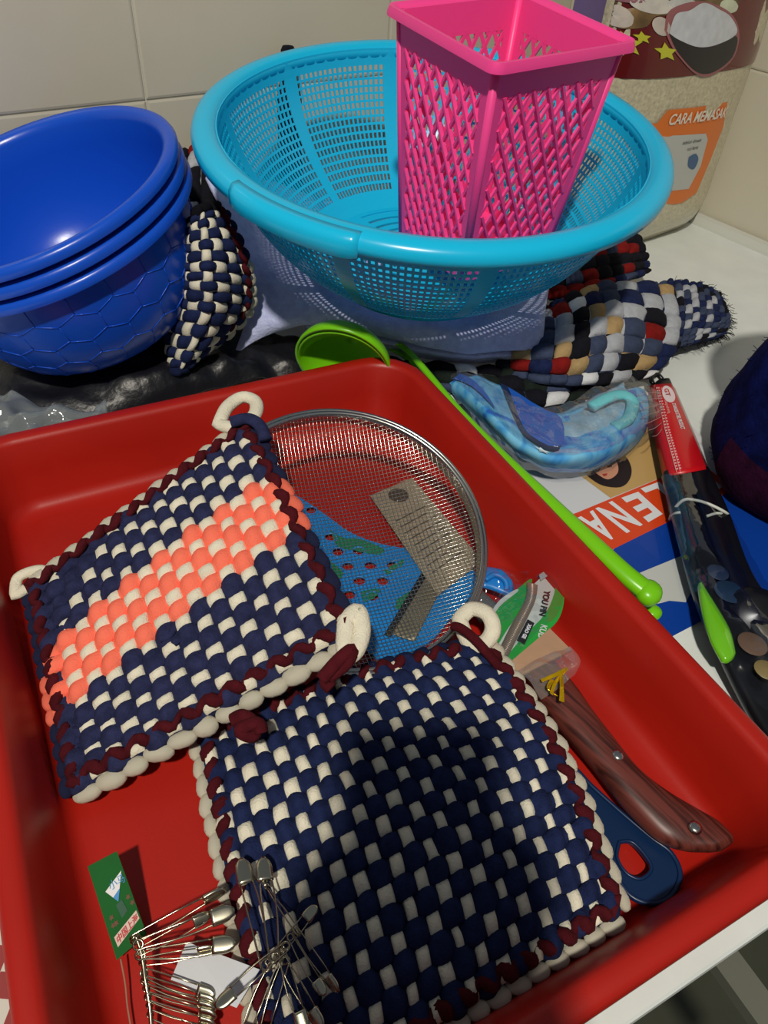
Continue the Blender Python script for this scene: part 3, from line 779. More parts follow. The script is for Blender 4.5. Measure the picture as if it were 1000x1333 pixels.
bag_text('cuci beras', 888, 194, 910, 190, .0062, M_text_dark, .0024)
# shine seal across top printed area
pst = poly('purple_box', [bc0+E_W*(.155+.03*i)*1+D_W*(0)+V((0, 0, z)) for i, z in ((0, 0.0), (0, .42), (1, .42), (1, .0))], mat('lilac_card', (110, 92, 140), .5), None, .02)
tag(recenter(pst), 'narrow lilac carton standing left of the rice bag', 'carton')

# ------------------------------------------------------------------ sieve
ns = V((.1838, -.3196, 1)).normalized(); cs = V((-.0245, .3581, .0595)); MS = axis_matrix(cs, ns); RS = .0998
sv = empty('sieve', 'round steel mesh sieve lying between the coral potholder and the tray side', 'sieve'); sv.matrix_world = MS
def dome(r): return -.020*(1-(min(r, RS)/RS)**3.0)
wm = MB(); sp = .0029; nW = int(RS/sp)
for d in (0, 1):
    for k in range(-nW, nW+1):
        c_ = k*sp; h = math.sqrt(max(0, RS**2-c_**2))
        if h < .01: continue
        m_ = 30; pts = []
        for i in range(m_+1):
            t = -h+2*h*i/m_; x, y = (t, c_) if d == 0 else (c_, t); ca, sa = math.cos(.35), math.sin(.35)
            X, Y = x*ca-y*sa, x*sa+y*ca; pts.append(V((X, Y, dome(math.hypot(X, Y))+(.0002 if d else -.0002))))
        wm.tube(pts, .00026, 3)
o = wm.build('wire_mesh', M_wiresteel, sv); o['kind'] = 'stuff'
b = MB(); b.lathe([(RS-.001, -.010), (RS+.0006, -.010), (RS+.0016, 0), (RS+.001, .0025), (RS-.0012, .0028), (RS-.002, .001)], 96, closed=True); b.build('rim_band', M_steel, sv)
b = MB(); b.tube([V(((RS+.0022)*math.cos(a), (RS+.0022)*math.sin(a), .0012)) for a in [i*2*math.pi/90 for i in range(90)]], .0016, 8, closed=True); b.build('rim_wire', M_steel, sv)
ha = math.radians(200)
b = MB(); hd = V((math.cos(ha), math.sin(ha), 0)); hs = V((-hd.y, hd.x, 0))
zz_ = V((0, 0, -1)); b.tube([hd*RS+hs*.01, hd*(RS+.02)+hs*.006+zz_*.010, hd*(RS+.045)+hs*.005+zz_*.022, hd*(RS+.05)+zz_*.024, hd*(RS+.045)-hs*.005+zz_*.022, hd*(RS+.02)-hs*.006+zz_*.010, hd*RS-hs*.01], .0018, 8); b.build('wire_handle', M_steel, sv)

# grater under the sieve
def curve_plate(name, outline, holes, thick, fn, mt_, parent):
    c = D.curves.new('p', 'CURVE'); c.dimensions = '2D'; c.fill_mode = 'BOTH'; c.extrude = thick/2
    for P in [outline]+holes:
        s = c.splines.new('POLY'); s.points.add(len(P)-1); s.use_cyclic_u = True
        for i, p in enumerate(P): s.points[i].co = (p[0], p[1], 0, 1)
    o = D.objects.new('t', c); COL.objects.link(o); dg = bpy.context.evaluated_depsgraph_get(); me = D.meshes.new_from_object(o.evaluated_get(dg))
    D.objects.remove(o); D.curves.remove(c)
    for v in me.vertices: v.co = fn(v.co)
    me.name = name; me.materials.clear(); me.materials.append(mt_); me.update()
    return link(D.objects.new(name, me), parent)
gr = empty('grater', 'sky blue plastic grater with round holes and a steel blade under the sieve', 'grater')
GZ = .0060
def gxy(x, y): p = at(x, y, GZ); return (p.x, p.y)
go_ = [(372, 640), (395, 652), (430, 676), (455, 694), (490, 708), (530, 716), (575, 722), (612, 742), (622, 752), (612, 778), (585, 808), (555, 840), (500, 860), (470, 840), (440, 800), (400, 720)]
gol = [gxy(*((catmull([V((x, y, 0)) for x, y in go_+[go_[0]]], 3)[i]).xy)) for i in range(len(go_)*3)]
def circ(x, y, r): c = at(x, y, GZ); return [(c.x+r*math.cos(a), c.y+r*math.sin(a)) for a in [i*2*math.pi/12 for i in range(12)]]
hl = [(405, 665), (430, 700), (440, 719), (467, 718), (453, 738), (482, 737), (511, 737), (468, 757), (498, 757), (485, 777), (455, 775), (470, 797)]
curve_plate('body', gol, [circ(x, y, .0046) for x, y in hl], .003, lambda c: V((c.x, c.y, GZ+c.z)), mat('sky_blue_plastic', (24, 132, 214), .35), gr)
for hx in hl:
    b = MB(); c = at(*hx, GZ+.0016); b.lathe([(.0044, -.001), (.0046, .0006), (.0056, .0006), (.0058, -.001)], 14, Matrix.Translation(c), closed=True); b.build('hole_rim', MATS['sky_blue_plastic'], gr)
for bl_ in ([(430, 690), (448, 700), (470, 702), (500, 715), (490, 722), (460, 716), (440, 712)], [(430, 730), (447, 745), (440, 755), (434, 745)], [(500, 742), (525, 728), (522, 738), (505, 748)], [(517, 780), (535, 770), (530, 790), (515, 792)], [(470, 770), (490, 766), (494, 772), (476, 784)]):
    P = catmull([at(x, y, GZ+.0017) for x, y in bl_+[bl_[0]]], 4)[:-1]; poly('green_leaf_print', P, mat('green_print', (24, 124, 90), .5), gr)
slab([(at(572, 722, .0085), at(594, 728, .0085)), (at(510, 825, .0085), at(540, 835, .0085))], .0015).build('blade', mat('dull_blade', (150, 144, 122), .4, metal=.6), gr)
slab([(at(563, 722, .0084), at(571, 724, .0084)), (at(500, 826, .0084), at(509, 829, .0084))], .001).build('blade_slot', M_text_dark, gr)
# hang card
cdz = .0050
ck = [at(482, 645, cdz+.004), at(537, 622, cdz+.004), at(628, 730, .0105), at(570, 775, .0105)]
cdo = empty('header_card', 'grey cardboard header card with a punched circle seen through the sieve', 'card')
mcard = mat('grey_card', (150, 142, 122), .8, var=.08, vscale=200)
poly('card', ck, mcard, cdo, .0006)
ey_ = (ck[1]-ck[0]).normalized(); ex_ = (ck[3]-ck[0]).normalized(); nn_ = ey_.cross(ex_).normalized(); nn_ = nn_ if nn_.z > 0 else -nn_
c0_ = hit(519, 645, ck[0], nn_)+nn_*.0004; b = MB(); b.lathe([(.0001, 0), (.0088, 0)], 24, axis_matrix(c0_, nn_)); b.build('printed_circle', mat('dull_print', (70, 66, 58), .7), cdo)
for k in range(9):
    q0 = ck[0].lerp(ck[3], .32+.065*k); q1 = ck[1].lerp(ck[2], .32+.065*k)
    b = MB(); b.box(q0.lerp(q1, .5)+nn_*.0004, (q1-q0)*.36, nn_.cross((q1-q0).normalized())*.0005, nn_*.00005); b.build('printed_line', MATS['dull_print'], cdo, False)

# ------------------------------------------------------------------ packaged tools by the sieve
pk = empty('peeler', 'sky blue plastic peeler head in clear film beside the sieve rim', 'peeler')
slab([(at(618, 762, .018), at(628, 738, .020)), (at(640, 768, .019), at(652, 742, .022)), (at(664, 778, .018), at(666, 756, .020))], .006, n=6).build('head', MATS['sky_blue_plastic'], pk)
b = MB(); b.tube(catmull([at(632, 755, .024), at(645, 748, .026), at(658, 756, .025), at(660, 768, .022)], 5), .0022, 8); b.build('frame', MATS['sky_blue_plastic'], pk)
slab([(at(610, 785, .012), at(628, 768, .013)), (at(625, 812, .012), at(652, 790, .013))], .002).build('grey_blade', mat('grey_blade', (128, 128, 124), .4, metal=.5), pk)
G = net([[at(612, 735, .022), at(645, 738, .027), at(690, 745, .024)], [at(618, 755, .026), at(650, 755, .030), at(680, 762, .027)], [at(620, 790, .018), at(645, 785, .022), at(668, 780, .020)]], 10, 10)
gridmesh('clear_wrapper', G, M_clear, pk, 0, crumple(.004, 120, 2))
gp = empty('comb_tool_pack', 'green and white carded pack with a ribbed steel strip under clear film', 'packet')
mg = mat('green_card', (40, 160, 62), .35, coat=.4, var=.05, vscale=60); mwc = mat('white_card', (206, 214, 208), .4, coat=.4)
PZ = .026
def pp(name, pts, m_, z_, th=.0008, s=4):
    P = catmull([at(x, y, z_) for x, y in pts+[pts[0]]], s)[:-1] if s > 1 else [at(x, y, z_) for x, y in pts]
    return poly(name, P, m_, gp, th)
pp('card_back', [(638, 872), (650, 800), (690, 765), (725, 738), (732, 775), (722, 812), (690, 850), (672, 880)], mwc, PZ-.0005, .0008, 2)
pp('green_half', [(630, 850), (634, 812), (648, 785), (672, 768), (690, 754), (692, 760), (680, 790), (660, 820), (642, 848)], mg, PZ+.0008)
pp('green_edge', [(724, 742), (733, 760), (734, 785), (726, 808), (705, 828), (688, 842), (674, 865), (664, 895), (652, 880), (658, 858), (682, 828), (709, 800), (722, 772)], mg, PZ+.0010)
pp('white_outline', [(630, 852), (634, 812), (648, 784), (670, 768), (674, 770), (650, 790), (638, 815), (634, 850)], mwc, PZ+.0012, .0004)
Ls = catmull([at(686, 758, PZ+.003), at(684, 780, PZ+.003), at(665, 815, PZ+.003), at(645, 856, PZ+.002)], 12); Rs = catmull([at(700, 762, PZ+.003), at(696, 785, PZ+.003), at(678, 822, PZ+.003), at(658, 862, PZ+.002)], 12)
slab([(Ls[i], Rs[i]) for i in range(0, 37, 6)], .0012).build('steel_strip', mat('ribbed_steel', (176, 160, 145), .35, metal=.6), gp)
b = MB()
for i in range(1, 36):
    for h in (0, .5):
        a = Ls[i].lerp(Ls[i+1], h) if h else Ls[i]; c = Rs[i].lerp(Rs[i+1], h) if h else Rs[i]; b.tube([a+V((0, 0, .0008)), c+V((0, 0, .0008))], .00045, 4)
b.build('rib', MATS['ribbed_steel'], gp)
def seg_text(body, p0, p1, size, m_, z_, par, nm='printed_text', up=None, bold=0.0002):
    o_ = at(*p0, z_); e_ = (at(*p1, z_)-o_).normalized(); u_ = V((0, 0, 1)).cross(e_)
    if up is not None and u_.dot(at(*up, z_)-o_) < 0: u_ = -u_
    return textmesh(nm, body, size, lambda x, y: o_+e_*x+u_*y, m_, par, bold=bold)
seg_text('YOU PIN', (709, 768), (704, 792), .0062, M_text_dark, PZ+.0018, gp, up=(730, 780))
q0, q1, q2, q3 = (683, 839), (696, 811), (687, 806), (673, 833)
pp('black_label', [q0, q1, q2, q3], M_text_dark, PZ+.0016, .0003, 1)
seg_text('XIAO GE', (688, 812), (677, 835), .0034, M_white, PZ+.0022, gp, up=(694, 820))
seg_text('KUD', (705, 812), (700, 830), .0060, mwc, PZ+.0020, gp, up=(712, 815))
sl_ = poly('film_seal', [at(702, 748, PZ+.002), at(722, 735, PZ+.003), at(724, 742, PZ+.003), at(704, 756, PZ+.002)], film('frosted_film', (215, 220, 220), haze=.5), gp, .0003)
G = net([[at(628, 858, .028), at(634, 800, .030), at(660, 765, .031), at(700, 748, .030), at(724, 734, .030)],
         [at(645, 868, .030), at(660, 820, .033), at(685, 785, .034), at(710, 765, .032), at(730, 750, .030)],
         [at(662, 885, .026), at(676, 850, .029), at(702, 820, .031), at(726, 800, .030), at(736, 770, .028)]], 8, 8)
gridmesh('clear_film_cover', G, M_clear, gp, 0, crumple(.0015, 150, 5))

# ------------------------------------------------------------------ knife
kn = empty('knife', 'knife with brown riveted wooden handle, blade end in brown paper, under gold twist tie', 'knife')
mwood = D.materials.new('red_brown_wood'); mwood.use_nodes = True; MATS['wood'] = mwood
nt = mwood.node_tree; bs_ = nt.nodes['Principled BSDF']; bs_.inputs['Roughness'].default_value = .42
tc = nt.nodes.new('ShaderNodeTexCoord'); mp = nt.nodes.new('ShaderNodeMapping'); mp.inputs['Rotation'].default_value = (0, 0, math.radians(48)); mp.inputs['Scale'].default_value = (24, 420, 120)
kd = at(930, 1095, .02)-at(700, 880, .02); m0 = nt.nodes.new('ShaderNodeMapping'); m0.inputs['Rotation'].default_value = (0, 0, -math.atan2(kd.y, kd.x)); mp.inputs['Rotation'].default_value = (0, 0, 0); nz = nt.nodes.new('ShaderNodeTexNoise'); nz.inputs['Scale'].default_value = 1.0; nz.inputs['Detail'].default_value = 5; cr_ = nt.nodes.new('ShaderNodeValToRGB')
cr_.color_ramp.elements[0].position = .38; cr_.color_ramp.elements[0].color = (*lin((58, 24, 20)), 1); cr_.color_ramp.elements[1].position = .58; cr_.color_ramp.elements[1].color = (*lin((104, 50, 42)), 1)
for a_, b_ in ((tc.outputs['Object'], m0.inputs[0]), (m0.outputs[0], mp.inputs[0]), (mp.outputs[0], nz.inputs[0]), (nz.outputs[0], cr_.inputs[0]), (cr_.outputs[0], bs_.inputs[0])): nt.links.new(a_, b_)
KZ = .020
prs = [((683, 878), (724, 866)), ((712, 925), (750, 898)), ((742, 962), (770, 928)), ((774, 1000), (796, 962)), ((805, 1040), (828, 1002)), ((834, 1072), (864, 1030)), ((862, 1096), (905, 1054)), ((893, 1107), (934, 1070)), ((922, 1108), (952, 1088))]
slab([(at(*a, KZ), at(*b_, KZ)) for a, b_ in prs], [.016, .019, .020, .019, .019, .018, .016, .012], n=6, seg=20, e=2.5).build('wooden_handle', mwood, kn)
for (x, y) in ((805, 983), (906, 1077), (730, 880)):
    b = MB(); c = at(x, y, KZ+.0092); b.lathe([(0, .0012), (.002, .0011), (.0034, .0005), (.0038, -.001)], 20, Matrix.Translation(c)); b.build('rivet', M_steel, kn)
slab([(at(640, 850, .012), at(668, 822, .012)), (at(668, 868, .013), at(712, 850, .013))], .0012).build('blade', M_steel, kn)
poly('paper_sleeve', [at(664, 862, .030), at(716, 818, .030), at(744, 846, .031), at(700, 868, .031), at(674, 882, .030)], mat('kraft_paper', (176, 140, 112), .8, var=.05, vscale=90), kn, .0016)
G = net([[at(674, 872, .031), at(705, 855, .034), at(742, 842, .033)], [at(690, 888, .034), at(722, 870, .037), at(756, 858, .034)], [at(705, 910, .032), at(735, 890, .034), at(750, 876, .030)]], 10, 10)
gridmesh('clear_sleeve', G, film('smoky_film', (236, 230, 224), haze=.12), kn, 0, crumple(.003, 110, 4))
tt = empty('twist_tie', 'gold foil twist tie around the knife wrapper', 'twist tie')
mgold = mat('gold_foil', (236, 190, 20), .22, metal=.7)
for prsx in ([(704, 884), (706, 888), (722, 876), (724, 881), (736, 869), (738, 873)], [(738, 868), (739, 872), (722, 886), (726, 889), (716, 902), (720, 905)], [(728, 876), (733, 877), (729, 894), (734, 895), (728, 912), (735, 914)], [(716, 884), (722, 886), (712, 895), (716, 898), (722, 904), (726, 906)]):
    z_ = .040+.002*random.random()
    slab([(at(*prsx[0], z_), at(*prsx[1], z_)), (at(*prsx[2], z_+.002), at(*prsx[3], z_+.001)), (at(*prsx[4], z_), at(*prsx[5], z_+.001))], .0006).build('foil_strip', mgold, tt, False)

# dark blue handle with a loop
dh = empty('peeler', 'navy blue plastic peeler with round hanging loop, half under the large potholder', 'peeler')
mdb = mat('dark_blue_plastic', (10, 38, 76), .35)
HZ = .0095
ou = [(700, 1000), (738, 996), (770, 1026), (808, 1060), (846, 1092), (872, 1112), (884, 1140), (872, 1168), (848, 1178), (820, 1168), (800, 1142), (765, 1100), (730, 1050)]
oo = [(q.x, q.y) for q in catmull([V((*[at(x, y, HZ)[i] for i in (0, 1)], 0)) for x, y in ou+[ou[0]]], 5)[:-1]]
ih = [(805, 1098), (822, 1098), (842, 1120), (846, 1135), (832, 1146), (814, 1138), (802, 1118)]
ii = [(q.x, q.y) for q in catmull([V((*[at(x, y, HZ)[i] for i in (0, 1)], 0)) for x, y in ih+[ih[0]]], 5)[:-1]]
curve_plate('handle_plate', oo, [ii], .004, lambda c: V((c.x, c.y, HZ+c.z)), mdb, dh)
b = MB(); b.tube([V((x, y, HZ+.002)) for x, y in oo], .0016, 6, closed=True); b.tube([V((x, y, HZ+.002)) for x, y in ii], .0011, 6, closed=True); b.build('raised_edge', mdb, dh)

# ------------------------------------------------------------------ safety pins
mpin = mat('pin_steel', (178, 172, 150), .22, metal=1); mcap = mat('pin_cap', (190, 186, 166), .24, metal=1)
L_ = .046
pb = MB(); pts = []
for i in range(0, 34): a = math.pi/2+i/33*(2*math.pi*1.5+0.0); pts.append(V((.0022*math.cos(a), .0022*math.sin(a), (i/33-.5)*.0022)))
arm1 = [V((.004, .0022, -.0011)), V((.02, .0026, -.001)), V((.038, .003, 0))]; arm2 = [V((.004, -.0022, .0011)), V((.016, -.0034, .001)), V((.028, -.0036, 0)), V((.038, -.0026, 0))]
pb.tube(arm1[::-1]+pts+catmull(arm2, 4), .00048, 5); wire_me = pb.build('wire', mpin); wme = wire_me.data; D.objects.remove(wire_me)
cbm = MB(); rings = []
for k in range(9):
    t = k/8; x = .0345+.0115*t; hw = .0042*math.sqrt(max(.04, 1-max(0, (t-.45)/.55)**2)); rings.append(superring(V((x, 0, 0)), V((0, hw, 0)), V((0, 0, .0015*(1-.4*t))), 10, 3))
cbm.ring_sweep(rings); cp = cbm.build('clasp', mcap); cme = cp.data; D.objects.remove(cp)
pins = [  # coil px, cap px, z coil, z cap, roll, label
 ((176, 1222), (289, 1160), .030, .034, 80, 'highest safety pin of the fan by the green card, turned edge-on'),
 ((180, 1230), (300, 1186), .029, .030, 15, 'safety pin second from the top of the fan, wide dark clasp near the cream edge'),
 ((184, 1238), (270, 1192), .027, .028, 35, 'safety pin third from the top of the fan, clasp tucked behind the second one'),
 ((183, 1243), (302, 1228), .026, .028, 10, 'safety pin fourth from the top of the fan, clasp over the white paper corner'),
 ((186, 1252), (277, 1236), .024, .026, 60, 'safety pin fifth from the top of the fan, bright clasp over the white paper'),
 ((188, 1266), (276, 1296), .022, .023, 30, 'safety pin just below the white paper tag, first of the lower row of the fan'),
 ((189, 1276), (278, 1306), .021, .022, 50, 'second safety pin below the white paper tag in the lower row of the fan'),
 ((191, 1286), (277, 1314), .020, .021, 65, 'third safety pin below the white paper tag in the lower row of the fan'),
 ((193, 1297), (278, 1323), .019, .020, 55, 'fourth safety pin below the white paper tag in the lower row of the fan'),
 ((195, 1308), (277, 1334), .018, .018, 60, 'fifth safety pin below the white paper tag, near the bottom picture edge'),
 ((196, 1320), (274, 1346), .016, .017, 50, 'lowest safety pin of the fan, cut by the bottom picture edge'),
 ((347, 1256), (315, 1123), .036, .034, 5, 'upright safety pin with grey clasp standing leftmost on the large potholder'),
 ((357, 1246), (343, 1121), .038, .036, 10, 'upright safety pin with greenish clasp right beside the leftmost upright one'),
 ((388, 1214), (338, 1140), .036, .033, 75, 'edge-on safety pin slanting down right from under the greenish clasp'),
 ((350, 1252), (410, 1182), .034, .036, 25, 'safety pin with dark clasp pointing to the upper right of the cluster'),
 ((372, 1232), (285, 1308), .040, .038, 10, 'large pale safety pin lying across the white paper tag from the cluster'),
 ((385, 1212), (438, 1288), .036, .030, 50, 'safety pin reaching farthest right over the dark checks'),
 ((378, 1220), (421, 1292), .037, .030, 0, 'safety pin with rounded clasp just left of the farthest right one'),
 ((362, 1240), (418, 1336), .036, .030, 40, 'right one of two safety pins pointing down to the bottom edge'),
 ((366, 1236), (396, 1340), .037, .031, 10, 'left one of two safety pins pointing down to the bottom edge under the cluster'),
 ((372, 1250), (338, 1360), .034, .026, 20, 'safety pin pointing straight down left under the cluster, clasp out of view'),
 ((355, 1256), (310, 1366), .033, .025, 20, 'safety pin slanting lowest left under the cluster, clasp out of view')]
for (ca_, cb_, za, zb, roll, lab) in pins:
    p = at(*ca_, za); q = at(*cb_, zb); d = q-p; ln = d.length; d.normalize()
    z_ = V((0, 0, 1))-d*d.z; z_.normalize(); y_ = z_.cross(d)
    rl_ = math.radians(roll); y2 = y_*math.cos(rl_)+z_*math.sin(rl_); z2 = d.cross(y2)
    s_ = ln/.044; wscale = min(s_, 1.05)
    e = empty('safety_pin', lab, 'safety pin', 'safety pins strung in the tray')
    e.matrix_world = Matrix.Translation(p) @ Matrix((d*s_, y2*wscale, z2*wscale)).transposed().to_4x4()
    for nm, me in (('wire', wme), ('clasp', cme)): link(D.objects.new(nm, me), e)
b = MB(); b.tube(catmull([at(176, 1216, .030), at(183, 1236, .027), at(187, 1258, .024), at(190, 1280, .021), at(195, 1310, .018), at(198, 1345, .014)], 5), .0011, 6)
tag(b.build('pin_ring', mpin), 'small steel wire ring threading the coils of the fanned safety pins', 'wire')
# green card tag
gz0, gz1 = .008, .036
GC = [at(114, 1128, gz1), at(152, 1108, gz1), at(191, 1216, .014), at(152, 1250, .012)]
gt = empty('card_tag', 'small green card tag with white triangle and red characters left of the pins', 'tag')
poly('card', GC, mat('dark_green_card', (16, 92, 34), .85, var=.06, vscale=60), gt, .0006)
def gcf(a, b_, off=.0003):
    p = (GC[0]*(1-a)+GC[1]*a)*(1-b_)+(GC[3]*(1-a)+GC[2]*a)*b_; n = (GC[1]-GC[0]).cross(GC[3]-GC[0]).normalized()
    if n.dot(CAM-p) < 0: n = -n
    return p+n*off
poly('white_triangle', [gcf(.28, .33), gcf(.93, .22), gcf(.55, .50)], M_white, gt)
poly('blue_tip', [gcf(.44, .43, .0005), gcf(.72, .38, .0005), gcf(.55, .50, .0005)], mat('blue_ink', (60, 140, 200), .5), gt)
textmesh('printed_text', '小马', .0055, lambda x, y: gcf(.42+x/.020, .345-y/.05-.004*x/.02, .0006), mat('blue_ink', (60, 140, 200)), gt)
poly('white_strip', [gcf(.12, .79), gcf(.95, .70), gcf(.96, .80), gcf(.14, .90)], mat('pinkish_white', (214, 190, 180), .5), gt)
textmesh('printed_text', '中国上海', .0052, lambda x, y: gcf(.16+x/.027, .875-y/.055-x*3.6, .0006), mat('red_ink', (190, 40, 40), .5), gt, bold=.0001)
poly('green_stem', [gcf(.45, .52, .0004), gcf(.66, .50, .0004), gcf(.72, .64, .0004), gcf(.5, .68, .0004)], mat('dark_green_ink', (16, 78, 52), .5), gt)
mri = mat('faint_red_ink', (96, 60, 30), .5)
for cx_, cy_ in ((.22, .60), (.30, .68), (.86, .52), (.92, .60), (.20, .68)):
    poly('red_ornament', [gcf(cx_+.09*math.cos(a)*(1 if i % 2 else .5), cy_+.035*math.sin(a)*(1 if i % 2 else .5), .0004) for i, a in enumerate([j*math.pi/5 for j in range(10)])], mri, gt)
b = MB(); b.tube(catmull([at(157, 1248, .013), at(163, 1280, .010), at(166, 1310, .009), at(172, 1345, .008)], 5), .0005, 5); b.build('string', mat('beige_string', (160, 110, 90), .8), gt)
pt = poly('paper_tag', [at(243, 1226, .020), at(338, 1262, .024), at(308, 1312, .024), at(222, 1276, .019)], mat('white_paper', (205, 208, 214), .6), None, .0004)
tag(recenter(pt), 'blank white paper tag under the safety pins', 'paper')

# ------------------------------------------------------------------ green ladles
def ladle(dz, lab, path, widths, knob, cpx, rb, nrm):
    g = empty('ladle', lab, 'ladle', 'lime green ladles behind the tray')
    c = at(*cpx); M_ = axis_matrix(c, nrm)
    b = MB(); ro = [(rb*math.cos(a), -rb*.72*math.sin(a)) for a in [i*math.pi/2/9 for i in range(10)]]; ri = [((rb-.0025)*math.cos(a), -(rb*.72-.0025)*math.sin(a)) for a in [i*math.pi/2/9 for i in range(9, -1, -1)]]
    b.lathe([(max(r, 0.0002), z) for r, z in ro+ri], 48, M_, closed=True); b.build('bowl', M_green, g)
    P = catmull([at(*p) for p in path], 6); n = len(P); R_ = [widths[min(int(i/6), len(widths)-1)]*(1-(i/6) % 1)+widths[min(int(i/6)+1, len(widths)-1)]*((i/6) % 1) for i in range(n)]
    b = MB(); b.tube(P, R_, 12, flat=.75, up=V((0, 0, 1))); b.build('handle', M_green, g)
    e = ellipsoid('knob', M_green, 12, 9, 0); kx = (P[-1]-P[-4]).normalized(); o = D.objects.new('handle_end', e); link(o, g)
    yy = V((0, 0, 1)).cross(kx).normalized(); zz = kx.cross(yy); o.matrix_world = Matrix.Translation(P[-1]) @ Matrix((kx*knob*.9, yy*knob*1.15, zz*knob*.8)).transposed().to_4x4()
nl = V((-.15, -.90, -.30))
ladle(0, 'upper lime green ladle, its long handle lying along the right rim of the tray', [(495, 436, .040), (530, 456, .050), (592, 528, .052), (645, 584, .052), (700, 640, .052), (765, 702, .050), (815, 748, .046), (845, 772, .042)], [.004, .0035, .0036, .0045, .0068, .0076, .0080, .0088], .0100, (447, 478, .046), .046, nl)
ladle(1, 'lower lime green ladle, only its handle tip showing below the upper one', [(492, 446, .030), (535, 470, .036), (602, 546, .034), (652, 604, .030), (712, 662, .026), (775, 724, .024), (828, 775, .020), (850, 798, .018)], [.004, .003, .003, .003, .004, .0045, .0045, .005], .0065, (446, 474, .051), .0465, nl)

# ------------------------------------------------------------------ blue cloth in a clear bag
bp_ = empty('packed_swim_cap', 'folded sky blue cloth cap in a shiny clear bag beside the ladle handle', 'packet')
mcl = D.materials.new('light_blue_cloth'); mcl.use_nodes = True; nt = mcl.node_tree; q = nt.nodes['Principled BSDF']; q.inputs['Roughness'].default_value = .8
tc = nt.nodes.new('ShaderNodeTexCoord'); nz = nt.nodes.new('ShaderNodeTexNoise'); nz.inputs['Scale'].default_value = 22; nz.inputs['Detail'].default_value = 2; nz.inputs['Distortion'].default_value = 2.0
cr_ = nt.nodes.new('ShaderNodeValToRGB'); E_ = cr_.color_ramp.elements; E_[0].position = .40; E_[0].color = (*lin((60, 150, 220)), 1); E_[1].position = .60; E_[1].color = (*lin((120, 196, 236)), 1); e2 = E_.new(.5); e2.color = (*lin((96, 180, 232)), 1); e3 = E_.new(.34); e3.color = (*lin((30, 100, 205)), 1)
for a_, b_ in ((tc.outputs['Object'], nz.inputs[0]), (nz.outputs[0], cr_.inputs[0]), (cr_.outputs[0], q.inputs[0])): nt.links.new(a_, b_)
cush = [[at(572, 488, .018), at(610, 488, .030), at(660, 508, .036), at(715, 540, .036), at(770, 528, .034), at(815, 508, .036), at(838, 508, .026)],
        [at(580, 500, .022), at(620, 512, .042), at(665, 550, .046), at(718, 585, .044), at(780, 570, .044), at(825, 535, .042), at(842, 525, .028)],
        [at(600, 520, .020), at(635, 545, .040), at(675, 580, .044), at(725, 600, .042), at(785, 590, .040), at(828, 560, .036), at(842, 545, .024)],
        [at(628, 552, .008), at(655, 575, .014), at(690, 600, .018), at(730, 612, .016), at(785, 605, .014), at(822, 582, .012), at(838, 562, .010)]]
gridmesh('folded_cloth', net(cush, 7, 8), mcl, bp_, .004, crumple(.002, 60, 1))
cush2 = [[at(700, 556, .026), at(740, 535, .030), at(780, 515, .034), at(812, 500, .038)], [at(705, 572, .040), at(750, 556, .044), at(792, 540, .046), at(820, 518, .044)], [at(712, 580, .036), at(755, 572, .042), at(800, 555, .042), at(826, 530, .038)]]
gridmesh('pale_fold', net(cush2, 7, 7), mat('pale_blue_cloth', (150, 186, 206), .8, var=.25, vscale=60), bp_, .003, crumple(.003, 80, 6))
b = MB(); b.tube(catmull([at(770, 530, .050), at(792, 518, .053), at(812, 514, .053), at(824, 524, .050), at(818, 545, .048), at(800, 556, .046)], 5), [.006]*26, 10, flat=.6, up=V((0, 0, 1))); b.build('teal_band', mat('teal_cloth', (110, 196, 205), .8, bump=.3), bp_)
def on_net(rows, pts, lift):
    S = netS(rows); return S
mdblue = mat('mid_blue_cloth', (16, 92, 196), .8); mdark = mat('navy_ink', (14, 40, 86), .7)
Sx = netS(cush)
def surf_poly(name, uvs, m_, lift, s=4):
    P = [V((u, v, 0)) for u, v in uvs]; P = catmull(P+[P[0]], s)[:-1] if s > 1 else P
    c = sum(P, V((0, 0, 0)))/len(P); n = len(P); vs = []
    for k in range(5):
        for p in P: q = c+(p-c)*(k/4 if k else .001); vs.append(Sx(q.x, q.y)+V((0, -.2, .98))*lift)
    mk(name, vs, [(k*n+i, k*n+(i+1) % n, (k+1)*n+(i+1) % n, (k+1)*n+i) for k in range(4) for i in range(n)], m_, bp_)
surf_poly('navy_outline', [(.30, .02), (.36, .38), (.40, .46), (.52, .40), (.50, .05)], mdark, .0062)
surf_poly('blue_panel', [(.33, .04), (.38, .34), (.42, .38), (.53, .34), (.52, .05)], mdblue, .0070)
surf_poly('white_star', [(.44+.035*(1 if i % 2 == 0 else .45)*math.sin(i*math.pi/5), .60-.10*(1 if i % 2 == 0 else .45)*math.cos(i*math.pi/5)) for i in range(10)], mat('star_white', (205, 225, 240), .7), .0062, 1)
surf_poly('blue_streak', [(.02, .1), (.12, .12), (.22, .3), (.24, .42), (.12, .30), (.04, .25)], mdblue, .0055)
surf_poly('blue_panel', [(.80, .10), (.86, .14), (.84, .34), (.78, .40)], mdblue, .0075)
cs2 = [[p+V((0, 0, .010)) for p in r] for r in cush]
cs2[0] = [at(560, 480, .020), at(610, 480, .036), at(665, 512, .046), at(718, 530, .050), at(775, 505, .052), at(822, 494, .048), at(858, 506, .030)]
cs2[-1] = [at(620, 562, .006), at(650, 588, .010), at(688, 612, .014), at(735, 622, .012), at(795, 610, .010), at(838, 578, .010), at(862, 556, .012)]
for r in (1, 2): cs2[r][-1] = at(866, 530, .024) if r == 1 else at(868, 545, .018)
